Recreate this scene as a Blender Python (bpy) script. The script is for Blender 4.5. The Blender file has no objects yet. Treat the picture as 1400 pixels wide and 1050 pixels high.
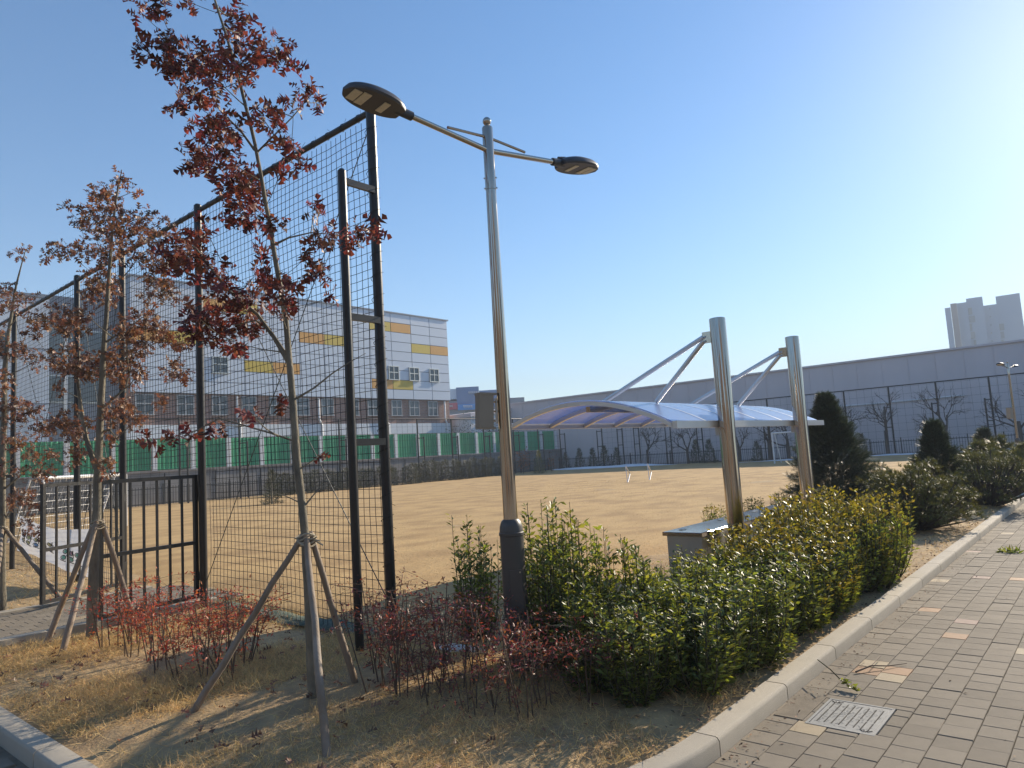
import bpy, math, random
import numpy as np
from mathutils import Vector, Matrix

rng = np.random.default_rng(7)
random.seed(7)
scene = bpy.context.scene
COL = scene.collection
R = math.radians

# ------------------------------------------------------------------ camera
FPX, PITCH, ROLL, EYE = 970.0, R(5.8), R(3.5), 1.65
_f = np.array([0, math.cos(PITCH), math.sin(PITCH)])
_r0 = np.array([1.0, 0, 0]); _u0 = np.cross(_r0, _f)
_r = math.cos(ROLL) * _r0 - math.sin(ROLL) * _u0
_u = math.cos(ROLL) * _u0 + math.sin(ROLL) * _r0
cam_d = bpy.data.cameras.new('camera'); cam = bpy.data.objects.new('camera', cam_d); COL.objects.link(cam)
cam.matrix_world = Matrix(((_r[0], _u[0], -_f[0], 0), (_r[1], _u[1], -_f[1], 0), (_r[2], _u[2], -_f[2], EYE), (0, 0, 0, 1)))
cam_d.sensor_width = 36; cam_d.lens = FPX / 1400 * 36; cam_d.clip_start = 0.05; cam_d.clip_end = 5000
scene.camera = cam

# ------------------------------------------------------------------ sky, sun, exposure
SUN_AZ, SUN_EL = R(46), R(24)
w = bpy.data.worlds.new('World'); scene.world = w; w.use_nodes = True
nt = w.node_tree; bg = nt.nodes['Background']
sky = nt.nodes.new('ShaderNodeTexSky'); sky.sky_type = 'NISHITA'; sky.sun_disc = False
sky.sun_elevation = SUN_EL; sky.sun_rotation = SUN_AZ
sky.altitude = 50; sky.air_density = 1.0; sky.dust_density = 0.2; sky.ozone_density = 2.5
grade = nt.nodes.new('ShaderNodeHueSaturation'); grade.inputs['Saturation'].default_value = 1.25; grade.inputs['Value'].default_value = 1.0
nt.links.new(sky.outputs[0], grade.inputs['Color']); nt.links.new(grade.outputs[0], bg.inputs[0]); bg.inputs[1].default_value = 0.098
sd = bpy.data.lights.new('sun', 'SUN'); sd.energy = 5.0; sd.angle = R(0.5); sd.color = (1.0, 0.87, 0.69)
sun = bpy.data.objects.new('sun', sd); COL.objects.link(sun)
_sv = Vector((math.sin(SUN_AZ) * math.cos(SUN_EL), math.cos(SUN_AZ) * math.cos(SUN_EL), math.sin(SUN_EL)))
sun.rotation_euler = _sv.to_track_quat('Z', 'Y').to_euler(); sun.location = (30, 30, 40)
vs = scene.view_settings
vs.view_transform = 'Standard'; vs.look = 'None'; vs.gamma = 1; vs.use_curve_mapping = False; vs.exposure = 0.92
scene.cycles.volume_bounces = 0

# ------------------------------------------------------------------ coordinates
AZ = R(40.5)
E1 = np.array([math.sin(AZ), math.cos(AZ), 0.0]); E2 = np.array([-math.cos(AZ), math.sin(AZ), 0.0])
ROT = math.pi / 2 - AZ                      # site axes: local x = along the pavement, local y = along the net fence
def S(a, b, z=0.0): return E1 * a + E2 * b + np.array([0, 0, z])
def ray(x, y): return _f + _r * (x - 700) / FPX - _u * (y - 525) / FPX
EYEP = np.array([0, 0, EYE])
def gp(x, y, z=0.1):
    d = ray(x, y); return EYEP + d * ((z - EYE) / d[2])
def dp(x, y, Y):
    d = ray(x, y); return EYEP + d * (Y / d[1])
def site(p): return np.array([p @ E1, p @ E2, p[2]])
def on_b(x, y, b):
    d = ray(x, y); return site(EYEP + d * (b / (d @ E2)))
def on_a(x, y, a):
    d = ray(x, y); return site(EYEP + d * (a / (d @ E1)))
def proj(P):
    v = np.asarray(P) - EYEP; z = v @ _f
    return np.stack([700 + FPX * (v @ _r) / z, 525 - FPX * (v @ _u) / z, z], -1)

# ------------------------------------------------------------------ geometry collector
class G:
    def __init__(s): s.v = []; s.f = []; s.n = 0
    def add(s, V, F):
        V = np.asarray(V, float); s.v.append(V)
        for f in F:
            a = np.asarray(f, np.int64)
            if a.ndim == 1: a = a[None]
            s.f.append(a + s.n)
        s.n += len(V); return s
    def box(s, c, d, rz=0.0, M=None):
        x, y, z = np.asarray(d, float) / 2
        V = np.array([[-x, -y, -z], [x, -y, -z], [x, y, -z], [-x, y, -z], [-x, -y, z], [x, -y, z], [x, y, z], [-x, y, z]])
        if rz: V = V @ np.array([[math.cos(rz), math.sin(rz), 0], [-math.sin(rz), math.cos(rz), 0], [0, 0, 1]])
        if M is not None: V = V @ np.asarray(M).T
        return s.add(V + np.asarray(c, float), [np.array([[3, 2, 1, 0], [4, 5, 6, 7], [0, 1, 5, 4], [1, 2, 6, 5], [2, 3, 7, 6], [3, 0, 4, 7]])])
    def cbox(s, c, d, ch=0.005):
        x, y, z = np.asarray(d, float) / 2; k = ch
        ring = lambda x, y, z: [[-x, -y, z], [x, -y, z], [x, y, z], [-x, y, z]]
        V = np.array(ring(x, y, -z) + ring(x, y, z - k) + ring(x - k, y - k, z))
        F = [[3, 2, 1, 0], [8, 9, 10, 11]]
        for o in (0, 4):
            for i in range(4): F.append([o + i, o + (i + 1) % 4, o + 4 + (i + 1) % 4, o + 4 + i])
        return s.add(V + np.asarray(c, float), [np.array(F)])
    def hexa(s, P):                                    # eight corners, bottom ring then top ring
        return s.add(P, [np.array([[3, 2, 1, 0], [4, 5, 6, 7], [0, 1, 5, 4], [1, 2, 6, 5], [2, 3, 7, 6], [3, 0, 4, 7]])])
    def tube(s, P, r, n=8, cap=True):
        P = np.asarray(P, float); m = len(P)
        r = np.broadcast_to(np.asarray(r, float), (m,))
        T = np.gradient(P, axis=0); T /= np.linalg.norm(T, axis=1)[:, None] + 1e-12
        up = np.array([0, 0, 1.0]) if abs(T[0][2]) < 0.9 else np.array([1.0, 0, 0])
        V = []
        X = np.cross(up, T[0]); X /= np.linalg.norm(X)
        ang = np.arange(n) * 2 * math.pi / n
        for i in range(m):
            X = X - T[i] * (X @ T[i]); X /= np.linalg.norm(X) + 1e-12
            Y = np.cross(T[i], X)
            V.append(P[i] + r[i] * (np.cos(ang)[:, None] * X + np.sin(ang)[:, None] * Y))
        i, j = np.meshgrid(np.arange(m - 1), np.arange(n), indexing='ij')
        a = i * n + j; b = i * n + (j + 1) % n
        F = [np.stack([a, b, b + n, a + n], -1).reshape(-1, 4)]
        if cap: F += [np.arange(n)[::-1], (m - 1) * n + np.arange(n)]
        return s.add(np.concatenate(V), F)
    def lathe(s, prof, c=(0, 0, 0), n=20):
        prof = np.asarray(prof, float); m = len(prof); ang = np.arange(n) * 2 * math.pi / n
        V = np.stack([prof[:, 0:1] * np.cos(ang), prof[:, 0:1] * np.sin(ang), np.repeat(prof[:, 1:2], n, 1)], -1).reshape(-1, 3)
        i, j = np.meshgrid(np.arange(m - 1), np.arange(n), indexing='ij')
        a = i * n + j; b = i * n + (j + 1) % n
        F = [np.stack([a, b, b + n, a + n], -1).reshape(-1, 4), np.arange(n)[::-1], (m - 1) * n + np.arange(n)]
        return s.add(V + np.asarray(c, float), F)
    def grid(s, X, Y, Z, flip=False):
        m, n = X.shape; V = np.stack([X, Y, Z], -1).reshape(-1, 3)
        i, j = np.meshgrid(np.arange(m - 1), np.arange(n - 1), indexing='ij'); a = i * n + j
        F = np.stack([a, a + n, a + n + 1, a + 1], -1).reshape(-1, 4)
        return s.add(V, [F[:, ::-1] if flip else F])
    def scatter(s, LV, LF, pos, Rm, sc):
        LV = np.asarray(LV, float); n, k = len(pos), len(LV)
        V = np.einsum('nij,kj->nki', Rm, LV) * np.asarray(sc).reshape(-1, 1, 1) + pos[:, None, :]
        F = (np.asarray(LF)[None] + (np.arange(n) * k)[:, None, None]).reshape(-1, np.asarray(LF).shape[1])
        return s.add(V.reshape(-1, 3), [F])
    def mesh(s, name, smooth=False, off=(0, 0, 0)):
        me = bpy.data.meshes.new(name)
        V = np.concatenate(s.v) - np.asarray(off, float)
        me.vertices.add(len(V)); me.vertices.foreach_set('co', V.astype(np.float32).ravel())
        tot = np.concatenate([np.full(len(a), a.shape[1]) for a in s.f]); idx = np.concatenate([a.ravel() for a in s.f])
        me.loops.add(len(idx)); me.loops.foreach_set('vertex_index', idx.astype(np.int32))
        me.polygons.add(len(tot))
        st = np.zeros(len(tot), np.int32); st[1:] = np.cumsum(tot)[:-1]
        me.polygons.foreach_set('loop_start', st)
        me.update(calc_edges=True); me.validate()
        me.polygons.foreach_set('use_smooth', np.full(len(me.polygons), smooth, bool))
        if smooth: me.set_sharp_from_angle(angle=R(38))
        return me

BASE = {}
def link(o, parent=None):
    COL.objects.link(o)
    if parent is not None: o.parent = parent
    return o
def tag(o, label=None, cat=None, group=None, kind=None):
    if label: o['label'] = label
    if cat: o['category'] = cat
    if group: o['group'] = group
    if kind: o['kind'] = kind
    return o
def thing(name, label, cat, loc=(0, 0, 0), group=None, rz=0.0, kind=None):
    o = bpy.data.objects.new(name, None); o.empty_display_size = 0.1
    o.location = loc; o.rotation_euler = (0, 0, rz); link(o); tag(o, label, cat, group, kind); return o
def sthing(name, label, cat, a, b, z=0.0, group=None, kind=None):   # a thing whose parts are given in site coordinates
    o = thing(name, label, cat, tuple(S(a, b, z)), group, ROT, kind); BASE[o] = np.array([a, b, z]); return o
def wthing(name, label, cat, p, group=None, kind=None):             # a thing whose parts are given in world coordinates
    o = thing(name, label, cat, tuple(p), group, 0.0, kind); BASE[o] = np.array(p, float); return o
def part(name, g, mat, parent, smooth=False, kind=None):
    root = parent
    while root.parent is not None: root = root.parent
    off = BASE.get(root, np.zeros(3))
    me = g.mesh(name, smooth, off) if isinstance(g, G) else g
    if not me.materials: me.materials.append(mat)
    o = link(bpy.data.objects.new(name, me), parent)
    if kind: o['kind'] = kind
    return o
def solo(name, g, mat, label=None, cat=None, loc=(0, 0, 0), rz=0.0, smooth=False, group=None, kind=None, off=(0, 0, 0)):
    me = g.mesh(name, smooth, off); me.materials.append(mat)
    o = link(bpy.data.objects.new(name, me)); o.location = loc; o.rotation_euler = (0, 0, rz)
    return tag(o, label, cat, group, kind)
def ssolo(name, g, mat, label=None, cat=None, a=0, b=0, z=0, **k):
    return solo(name, g, mat, label, cat, tuple(S(a, b, z)), ROT, off=(a, b, z), **k)
def copy_tree(o, parent=None):
    c = o.copy(); COL.objects.link(c); c.parent = parent
    for ch in o.children: copy_tree(ch, c)
    return c
def place(proto, used, loc, rz, sc, label=None, group=None):
    o = copy_tree(proto) if used else proto
    o.location = loc; o.rotation_euler = (0, 0, rz); o.scale = (sc if hasattr(sc, '__len__') else (sc,) * 3)
    return tag(o, label, None, group)

def unit(v): return v / (np.linalg.norm(v, axis=-1, keepdims=True) + 1e-12)
def frames(d, up=None, jit=1.0):
    y = unit(np.asarray(d, float)); n = rng.normal(size=y.shape)
    if up is not None: n = np.asarray(up) + jit * n
    x = unit(np.cross(y, n)); z = np.cross(x, y)
    return np.stack([x, y, z], -1)
def smooth_noise(x, y, seed=0, oct=4, f=1.0):
    r = np.random.default_rng(seed); out = np.zeros_like(x, float); a = 1.0
    for _ in range(oct):
        for _ in range(3):
            t = r.uniform(0, 2 * math.pi); p = r.uniform(0, 6.28)
            out += a * np.sin(f * (x * math.cos(t) + y * math.sin(t)) + p) / 3
        a *= 0.5; f *= 2.1
    return out

# ------------------------------------------------------------------ materials
MATS = {}
def mat(name, col, rough=0.6, metal=0.0, var=0.12, scale=4.0, bump=0.0, bscale=60.0, rand=0.0, island=0.0, hue=0.0,
        trans=0.0, tcol=None, spec=0.5, col2=None, c2scale=1.0, c2thr=0.5, c2w=0.15, detail=4.0, stretch=None, coat=0.0, emit=None, rvar=0.0):
    m = bpy.data.materials.new(name); m.use_nodes = True; t = m.node_tree; N = t.nodes; L = t.links
    b = N['Principled BSDF']; b.inputs['Roughness'].default_value = rough; b.inputs['Metallic'].default_value = metal
    b.inputs['Specular IOR Level'].default_value = spec; b.inputs['Coat Weight'].default_value = coat
    co = N.new('ShaderNodeTexCoord').outputs['Object']
    if stretch:
        mp = N.new('ShaderNodeMapping'); mp.inputs['Scale'].default_value = stretch; L.new(co, mp.inputs[0]); co = mp.outputs[0]
    def noise(s, d=detail):
        n = N.new('ShaderNodeTexNoise'); n.inputs['Scale'].default_value = s; n.inputs['Detail'].default_value = d; n.inputs['Roughness'].default_value = 0.62
        L.new(co, n.inputs['Vector']); return n.outputs['Fac']
    def math_(op, a, bb):
        n = N.new('ShaderNodeMath'); n.operation = op
        for i, q in enumerate((a, bb)):
            if isinstance(q, (int, float)): n.inputs[i].default_value = q
            else: L.new(q, n.inputs[i])
        return n.outputs[0]
    rgb = N.new('ShaderNodeRGB'); rgb.outputs[0].default_value = (*col, 1); c = rgb.outputs[0]
    if col2:
        rp = N.new('ShaderNodeMapRange'); rp.inputs[1].default_value = c2thr - c2w; rp.inputs[2].default_value = c2thr + c2w
        L.new(noise(c2scale, 6), rp.inputs[0])
        mx = N.new('ShaderNodeMix'); mx.data_type = 'RGBA'; mx.inputs[7].default_value = (*col2, 1)
        L.new(rp.outputs[0], mx.inputs[0]); L.new(c, mx.inputs[6]); c = mx.outputs[2]
    val = 1.0
    if var: val = math_('ADD', math_('MULTIPLY', math_('SUBTRACT', noise(scale), 0.5), 4 * var), 1.0)
    if rand: val = math_('ADD', math_('MULTIPLY', math_('SUBTRACT', N.new('ShaderNodeObjectInfo').outputs['Random'], 0.5), 2 * rand), val)
    if island: 
        isl = N.new('ShaderNodeNewGeometry').outputs['Random Per Island']
        val = math_('ADD', math_('MULTIPLY', math_('SUBTRACT', isl, 0.5), 2 * island), val)
    if val != 1.0:
        h = N.new('ShaderNodeHueSaturation'); L.new(c, h.inputs['Color']); L.new(val, h.inputs['Value'])
        if hue and island: 
            w3 = N.new('ShaderNodeTexWhiteNoise'); w3.noise_dimensions = '1D'; L.new(isl, w3.inputs['W'])
            L.new(math_('ADD', math_('MULTIPLY', math_('SUBTRACT', w3.outputs['Value'], 0.5), 2 * hue), 0.5), h.inputs['Hue'])
        c = h.outputs[0]
    L.new(c, b.inputs['Base Color'])
    if rvar:
        L.new(math_('ADD', math_('MULTIPLY', math_('SUBTRACT', noise(scale * 2.3), 0.5), 2 * rvar), rough), b.inputs['Roughness'])
    if bump:
        bn = N.new('ShaderNodeBump'); bn.inputs['Strength'].default_value = bump; bn.inputs['Distance'].default_value = 0.02
        L.new(noise(bscale, 5), bn.inputs['Height']); L.new(bn.outputs[0], b.inputs['Normal'])
    if trans:
        tr = N.new('ShaderNodeBsdfTranslucent'); mxs = N.new('ShaderNodeMixShader'); mxs.inputs[0].default_value = trans
        if tcol: 
            tm = N.new('ShaderNodeMix'); tm.data_type = 'RGBA'; tm.blend_type = 'MULTIPLY'; tm.inputs[0].default_value = 1; tm.inputs[7].default_value = (*tcol, 1)
            L.new(c, tm.inputs[6]); L.new(tm.outputs[2], tr.inputs[0])
        else: L.new(c, tr.inputs[0])
        L.new(b.outputs[0], mxs.inputs[1]); L.new(tr.outputs[0], mxs.inputs[2]); L.new(mxs.outputs[0], N['Material Output'].inputs[0])
    MATS[name] = m; return m

STEEL = mat('stainless_steel', (0.5, 0.435, 0.36), 0.1, 1.0, var=0.04, scale=3, rvar=0.06, stretch=(1, 1, 0.15))
STEELW = mat('satin_steel_frame', (0.7, 0.69, 0.67), 0.35, 1.0, var=0.05, scale=4, rvar=0.06)
STEELD = mat('brushed_steel', (0.5, 0.49, 0.46), 0.38, 1.0, var=0.06, scale=5, rvar=0.08)
BLACK = mat('black_paint', (0.018, 0.017, 0.016), 0.38, 0.0, var=0.15, scale=20, rvar=0.1)
GREYPOST = mat('grey_sleeve_paint', (0.075, 0.068, 0.06), 0.42, var=0.08, scale=9, bump=0.05, bscale=120)
HEADM = mat('lamp_head_paint', (0.055, 0.058, 0.066), 0.45, var=0.06, scale=10)
LEDM = mat('led_panel', (0.62, 0.56, 0.42), 0.35, var=0.12, scale=60)
NETM = mat('net_cord', (0.016, 0.02, 0.02), 0.7, var=0.2, scale=30)
ROPE = mat('rope', (0.42, 0.36, 0.26), 0.9, var=0.2, scale=80, bump=0.3, bscale=300)
WIRE = mat('grey_cable', (0.04, 0.05, 0.05), 0.6)
BARK1 = mat('grey_bark', (0.24, 0.21, 0.15), 0.85, var=0.22, scale=22, bump=0.5, bscale=90, col2=(0.13, 0.115, 0.085), c2scale=9, stretch=(1, 1, 0.4))
STAKE = mat('weathered_stake', (0.22, 0.155, 0.095), 0.8, var=0.16, scale=14, bump=0.3, bscale=70, rand=0.2, col2=(0.3, 0.25, 0.2), c2scale=5, stretch=(1, 1, 0.15))
OAK1 = mat('maroon_oak_leaf', (0.155, 0.058, 0.043), 0.5, var=0, island=0.65, hue=0.03, trans=0.3, tcol=(1.7, 1.05, 0.8), spec=0.35)
OAK2 = mat('copper_oak_leaf', (0.21, 0.11, 0.062), 0.5, var=0, island=0.65, hue=0.02, trans=0.32, tcol=(1.6, 1.25, 0.95), spec=0.6)
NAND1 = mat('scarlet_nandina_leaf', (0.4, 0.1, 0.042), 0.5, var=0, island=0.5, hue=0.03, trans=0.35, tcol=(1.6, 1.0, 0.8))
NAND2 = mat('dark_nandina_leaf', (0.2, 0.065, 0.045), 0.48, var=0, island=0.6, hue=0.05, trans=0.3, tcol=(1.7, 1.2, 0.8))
NSTEM = mat('nandina_stem', (0.11, 0.075, 0.05), 0.8, var=0.15, scale=30)
EVERG = mat('evergreen_leaf', (0.145, 0.175, 0.045), 0.45, var=0, island=0.55, hue=0.03, trans=0.4, tcol=(1.9, 1.7, 0.6), spec=0.6)
EVERY = mat('yellowing_evergreen_leaf', (0.2, 0.19, 0.04), 0.4, var=0, island=0.5, hue=0.03, trans=0.4, tcol=(1.7, 1.4, 0.5), spec=0.6)
ESTEM = mat('evergreen_stem', (0.07, 0.065, 0.035), 0.8)
YEWM = mat('yew_needles', (0.06, 0.076, 0.038), 0.5, var=0, island=0.6, hue=0.03, trans=0.2)
PINEM = mat('pine_needles', (0.125, 0.135, 0.04), 0.5, var=0, island=0.45, hue=0.03, trans=0.2, tcol=(1.5, 1.3, 0.6))
JUNM = mat('juniper_foliage', (0.085, 0.085, 0.036), 0.6, var=0, island=0.5, hue=0.03, trans=0.15)
BROWNTW = mat('bare_twigs', (0.075, 0.06, 0.05), 0.9)
RUSTM = mat('rust_leaves', (0.26, 0.1, 0.045), 0.7, var=0, island=0.4, trans=0.25)
SAND = mat('field_turf', (0.47, 0.305, 0.125), 0.95, var=0.16, scale=4.0, bump=1.0, bscale=13, col2=(0.34, 0.21, 0.082), c2scale=1.0, c2thr=0.53, c2w=0.08, detail=10, stretch=(0.8, 1.1, 1))
SOIL = mat('bed_soil', (0.45, 0.315, 0.155), 0.95, var=0.18, scale=9, bump=0.6, bscale=45, col2=(0.31, 0.21, 0.11), c2scale=3.0)
FAR = mat('far_ground', (0.2, 0.18, 0.15), 0.95, var=0.15, scale=0.05)
STRAW = mat('dry_grass_blades', (0.66, 0.46, 0.2), 0.7, var=0.2, scale=2.2, island=0.4, hue=0.015, trans=0.3)
STRAWF = mat('field_grass_blades', (0.47, 0.32, 0.145), 0.75, var=0.12, scale=1.0, island=0.25, trans=0.25)
LITTER = mat('leaf_litter', (0.25, 0.135, 0.07), 0.8, var=0, island=0.6, hue=0.02)
PAVE = mat('grey_paver', (0.222, 0.188, 0.142), 0.85, var=0.1, scale=7, spec=0.25, bump=0.25, bscale=420, rand=0.13, detail=8)
PAVET = mat('tan_paver', (0.31, 0.24, 0.145), 0.75, var=0.08, scale=7, bump=0.25, bscale=420, rand=0.1)
PAVEO = mat('orange_paver', (0.31, 0.175, 0.085), 0.75, var=0.08, scale=7, bump=0.25, bscale=420, rand=0.1)
PAVER = mat('pink_paver', (0.23, 0.145, 0.11), 0.75, var=0.08, scale=7, bump=0.25, bscale=420, rand=0.1)
JOINT = mat('joint_sand', (0.2, 0.165, 0.12), 0.95, var=0.2, scale=12, bump=0.4, bscale=150)
KERB = mat('granite_kerb', (0.42, 0.37, 0.29), 0.85, var=0.1, scale=3, bump=0.3, bscale=260, rand=0.08, detail=9)
IRON = mat('cast_iron', (0.2, 0.205, 0.2), 0.65, 0.0, var=0.12, scale=22, bump=0.2, bscale=200, rvar=0.1)
SLOT = mat('dark_slot', (0.02, 0.018, 0.015), 0.9)
SNOW = mat('old_snow', (0.78, 0.8, 0.84), 0.7, var=0.06, scale=3, bump=0.5, bscale=12)
GREEN = mat('green_panel', (0.045, 0.33, 0.16), 0.5, var=0.08, scale=1.5, rand=0.1)
WHITEP = mat('white_paint', (0.74, 0.75, 0.76), 0.5, var=0.05, scale=3)
CONC = mat('concrete_wall', (0.29, 0.28, 0.265), 0.9, var=0.16, scale=1.1, bump=0.2, bscale=20, col2=(0.19, 0.185, 0.18), c2scale=0.6)
CLAD = mat('pale_blue_cladding', (0.58, 0.65, 0.74), 0.5, var=0.03, scale=0.6, rand=0.025)
CLADD = mat('dark_grey_cladding', (0.2, 0.23, 0.28), 0.5, var=0.05, scale=0.6)  # dark blue-grey for backings, roof edges and the stair block
YEL = mat('yellow_cladding', (0.62, 0.45, 0.06), 0.5, var=0.03, rand=0.04)
ORA = mat('orange_cladding', (0.66, 0.33, 0.07), 0.5, var=0.03, rand=0.04)
BRICK = mat('red_brick', (0.3, 0.16, 0.115), 0.85, var=0.12, scale=3, bump=0.2, bscale=20)
def brick_nodes():
    t = BRICK.node_tree; N = t.nodes; L = t.links
    b = N.new('ShaderNodeTexBrick'); b.inputs['Scale'].default_value = 1.0
    b.inputs['Color1'].default_value = (0.36, 0.2, 0.15, 1); b.inputs['Color2'].default_value = (0.29, 0.16, 0.125, 1); b.inputs['Mortar'].default_value = (0.36, 0.33, 0.3, 1)
    b.inputs['Mortar Size'].default_value = 0.012; b.inputs['Brick Width'].default_value = 0.42; b.inputs['Row Height'].default_value = 0.15
    c = N.new('ShaderNodeTexCoord'); mp = N.new('ShaderNodeMapping'); mp.inputs['Rotation'].default_value = (R(90), 0, 0)
    L.new(c.outputs['Object'], mp.inputs[0]); L.new(mp.outputs[0], b.inputs[0])
    L.new(b.outputs['Color'], N['Principled BSDF'].inputs['Base Color'])
brick_nodes()
GLASS = mat('dark_window_glass', (0.09, 0.12, 0.14), 0.08, var=0.3, scale=0.5, rand=0.3)
BLUEG = mat('blue_curtain_wall', (0.06, 0.15, 0.34), 0.25, var=0.15, scale=0.15, spec=0.6)
SIGNR = mat('red_sign', (0.5, 0.05, 0.09), 0.5); SIGNB = mat('blue_sign', (0.03, 0.25, 0.62), 0.5); SIGNW = mat('white_lettering', (0.8, 0.8, 0.8), 0.5)
WAREM = mat('warehouse_cladding', (0.6, 0.56, 0.58), 0.7, var=0.08, scale=0.25, stretch=(1, 1, 0.15))
APTM = mat('haze_blue_render', (0.22, 0.3, 0.4), 0.8, var=0.04, scale=0.05); APTB = mat('apartment_brown', (0.17, 0.13, 0.12), 0.8); APTG = mat('apartment_glass', (0.07, 0.1, 0.12), 0.3)  # distance haze is mixed into the tower wall colour as blue
BEIGE = mat('beige_plastic', (0.3, 0.26, 0.2), 0.55, var=0.06, scale=12)
CLOTH = mat('white_banner', (0.84, 0.84, 0.85), 0.8, var=0.04, scale=4, trans=0.2)
INK = mat('black_ink', (0.03, 0.03, 0.04), 0.7)
INKS = [mat('pastel_%s' % k, c, 0.7) for k, c in (('yellow', (0.7, 0.6, 0.2)), ('green', (0.3, 0.6, 0.35)), ('pink', (0.7, 0.35, 0.35)), ('blue', (0.25, 0.4, 0.6)))]
NETG = mat('green_ground_net', (0.09, 0.13, 0.1), 1.0, spec=0.05, var=0.2, scale=14, bump=0.8, bscale=80, col2=(0.17, 0.19, 0.16), c2scale=20)
HILLM = mat('wooded_hill', (0.09, 0.085, 0.075), 1.0, var=0.2, scale=0.1)
def roof_mat():
    m = bpy.data.materials.new('blue_polycarbonate'); m.use_nodes = True; t = m.node_tree; N = t.nodes; L = t.links
    b = N['Principled BSDF']; b.inputs['Base Color'].default_value = (0.6, 0.7, 0.86, 1); b.inputs['Roughness'].default_value = 0.2
    b.inputs['Coat Weight'].default_value = 1.0; b.inputs['Coat Roughness'].default_value = 0.2; b.inputs['Coat IOR'].default_value = 1.7
    tr = N.new('ShaderNodeBsdfTranslucent'); tr.inputs[0].default_value = (0.16, 0.36, 0.85, 1)
    tp = N.new('ShaderNodeBsdfTransparent'); tp.inputs[0].default_value = (0.7, 0.82, 1.0, 1)
    m1 = N.new('ShaderNodeMixShader'); m1.inputs[0].default_value = 0.55; L.new(tr.outputs[0], m1.inputs[1]); L.new(tp.outputs[0], m1.inputs[2])
    mx = N.new('ShaderNodeMixShader'); mx.inputs[0].default_value = 0.5; L.new(b.outputs[0], mx.inputs[1]); L.new(m1.outputs[0], mx.inputs[2])
    L.new(mx.outputs[0], N['Material Output'].inputs[0]); return m
POLY = roof_mat()

# ================================================================== SETTING: ground
g = G(); n = 64; an = np.arange(n) * 2 * math.pi / n
g.add(np.concatenate([[[0, 0, -0.05]], np.stack([900 * np.cos(an), 900 * np.sin(an), np.full(n, -0.05)], -1)]), [np.stack([np.zeros(n, int), 1 + np.arange(n), 1 + (np.arange(n) + 1) % n], -1)])
solo('ground', g, FAR, kind='structure')

KR, KW, KH = 2.25, 0.145, 0.095            # kerb corner radius, width, height
KA, KB = 1.4, 1.82                      # kerb outer faces (camera side): e1 = KA and e2 = KB
CA, CB = KA + KR, KB + KR
def bed_z(a, b): return 0.085 + 0.035 * smooth_noise(np.asarray(a), np.asarray(b), 3, 3, 1.1) + 0.05 * np.exp(-((np.asarray(b) - 4.2) ** 2 + (np.asarray(a) - 3.0) ** 2) / 3.0)
av = np.concatenate([np.linspace(KA + 0.15, 6, 45), np.linspace(6.2, 30, 90), np.linspace(31, 70, 20)])
bv = np.concatenate([np.linspace(KB + 0.15, 12, 90), np.linspace(12.3, 46, 60)])
A_, B_ = np.meshgrid(av, bv, indexing='ij'); A2, B2 = A_.copy(), B_.copy()
cm = (A_ < CA) & (B_ < CB); rr = np.hypot(A_ - CA, B_ - CB); ex = cm & (rr > KR - 0.15)
k = np.where(ex, (KR - 0.15) / np.maximum(rr, 1e-6), 1); A2 = CA + (A_ - CA) * k * 1.0; B2 = CB + (B_ - CB) * k
A2 = np.where(ex, A2, A_); B2 = np.where(ex, B2, B_)
Z_ = bed_z(A2, B2); edge = np.minimum(np.minimum(A2 - KA, B2 - KB), np.where(cm, KR - np.hypot(A2 - CA, B2 - CB), 9))
Z_ = np.where(edge < 0.3, np.minimum(Z_, 0.075), Z_)
g = G().grid(A2, B2, Z_)
ssolo('planting_bed', g, SOIL, kind='structure', smooth=True)

# sports field sheet
fa = np.concatenate([np.linspace(4.35, 12, 60), np.linspace(12.4, 54, 70)]); fb = np.concatenate([np.linspace(4.6, 20, 110), np.linspace(20.5, 42, 50)])
A_, B_ = np.meshgrid(fa, fb, indexing='ij')
Z_ = 0.05 + 0.025 * smooth_noise(A_, B_, 11, 3, 0.5) + 0.07 * np.clip((np.minimum(A_ - 4.35, B_ - 4.6)) / 1.2, 0, 1)
Z_ = np.where(np.minimum(A_ - 4.35, B_ - 4.6) < 0.06, -0.02, Z_)
field = ssolo('sports_field', G().grid(A_, B_, Z_ + 0.02), SAND, kind='structure', smooth=True)

# ------------------------------------------------------------------ pavement of square pavers
pav = sthing('pavement', None, None, 0, 0, kind='structure')
g = G(); g.grid(*np.meshgrid(np.array([-6, 60.0]), np.array([-8, 14.0]), indexing='ij'), np.full((2, 2), -0.014))
part('joint_bed', g, JOINT, pav)
PW, PL = 0.1712, 0.1756
def paver_mesh(m, nm): 
    me = G().cbox((0, 0, -0.03), (PL - 0.0035, PW - 0.004, 0.06), 0.003).mesh(nm); me.materials.append(m); return me
PM = {k: paver_mesh(m, 'paver_' + k) for k, m in (('g', PAVE), ('t', PAVET), ('o', PAVEO), ('r', PAVER))}
cells = []
for i in range(-30, 46):
    b = 1.138 - PW * (i + 0.5) + 0.0
    for j in range(-16, 200):
        a = 5.663 + PL * (j + 0.5 + (0.5 if i % 2 else 0.0)) - 20 * PL
        if a < CA and b < CB:
            out = math.hypot(a - CA, b - CB) > KR + 0.03 or a < KA - 0.02 and False
            ok = out or b < KB - 0.07 and False
        else: ok = b < KB - 0.05 or a < KA - 0.05
        if a >= CA and b > KB - 0.05: ok = False
        if b >= CB and a > KA - 0.05: ok = False
        if ok and a < 30 and b < 9: cells.append((a, b))
cells = np.array(cells)
man_c = np.array([4.56, 1.42])
near = (np.abs(cells[:, 0] - man_c[0]) < 0.3) & (np.abs(cells[:, 1] - man_c[1]) < 0.25)
cut = []
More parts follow.
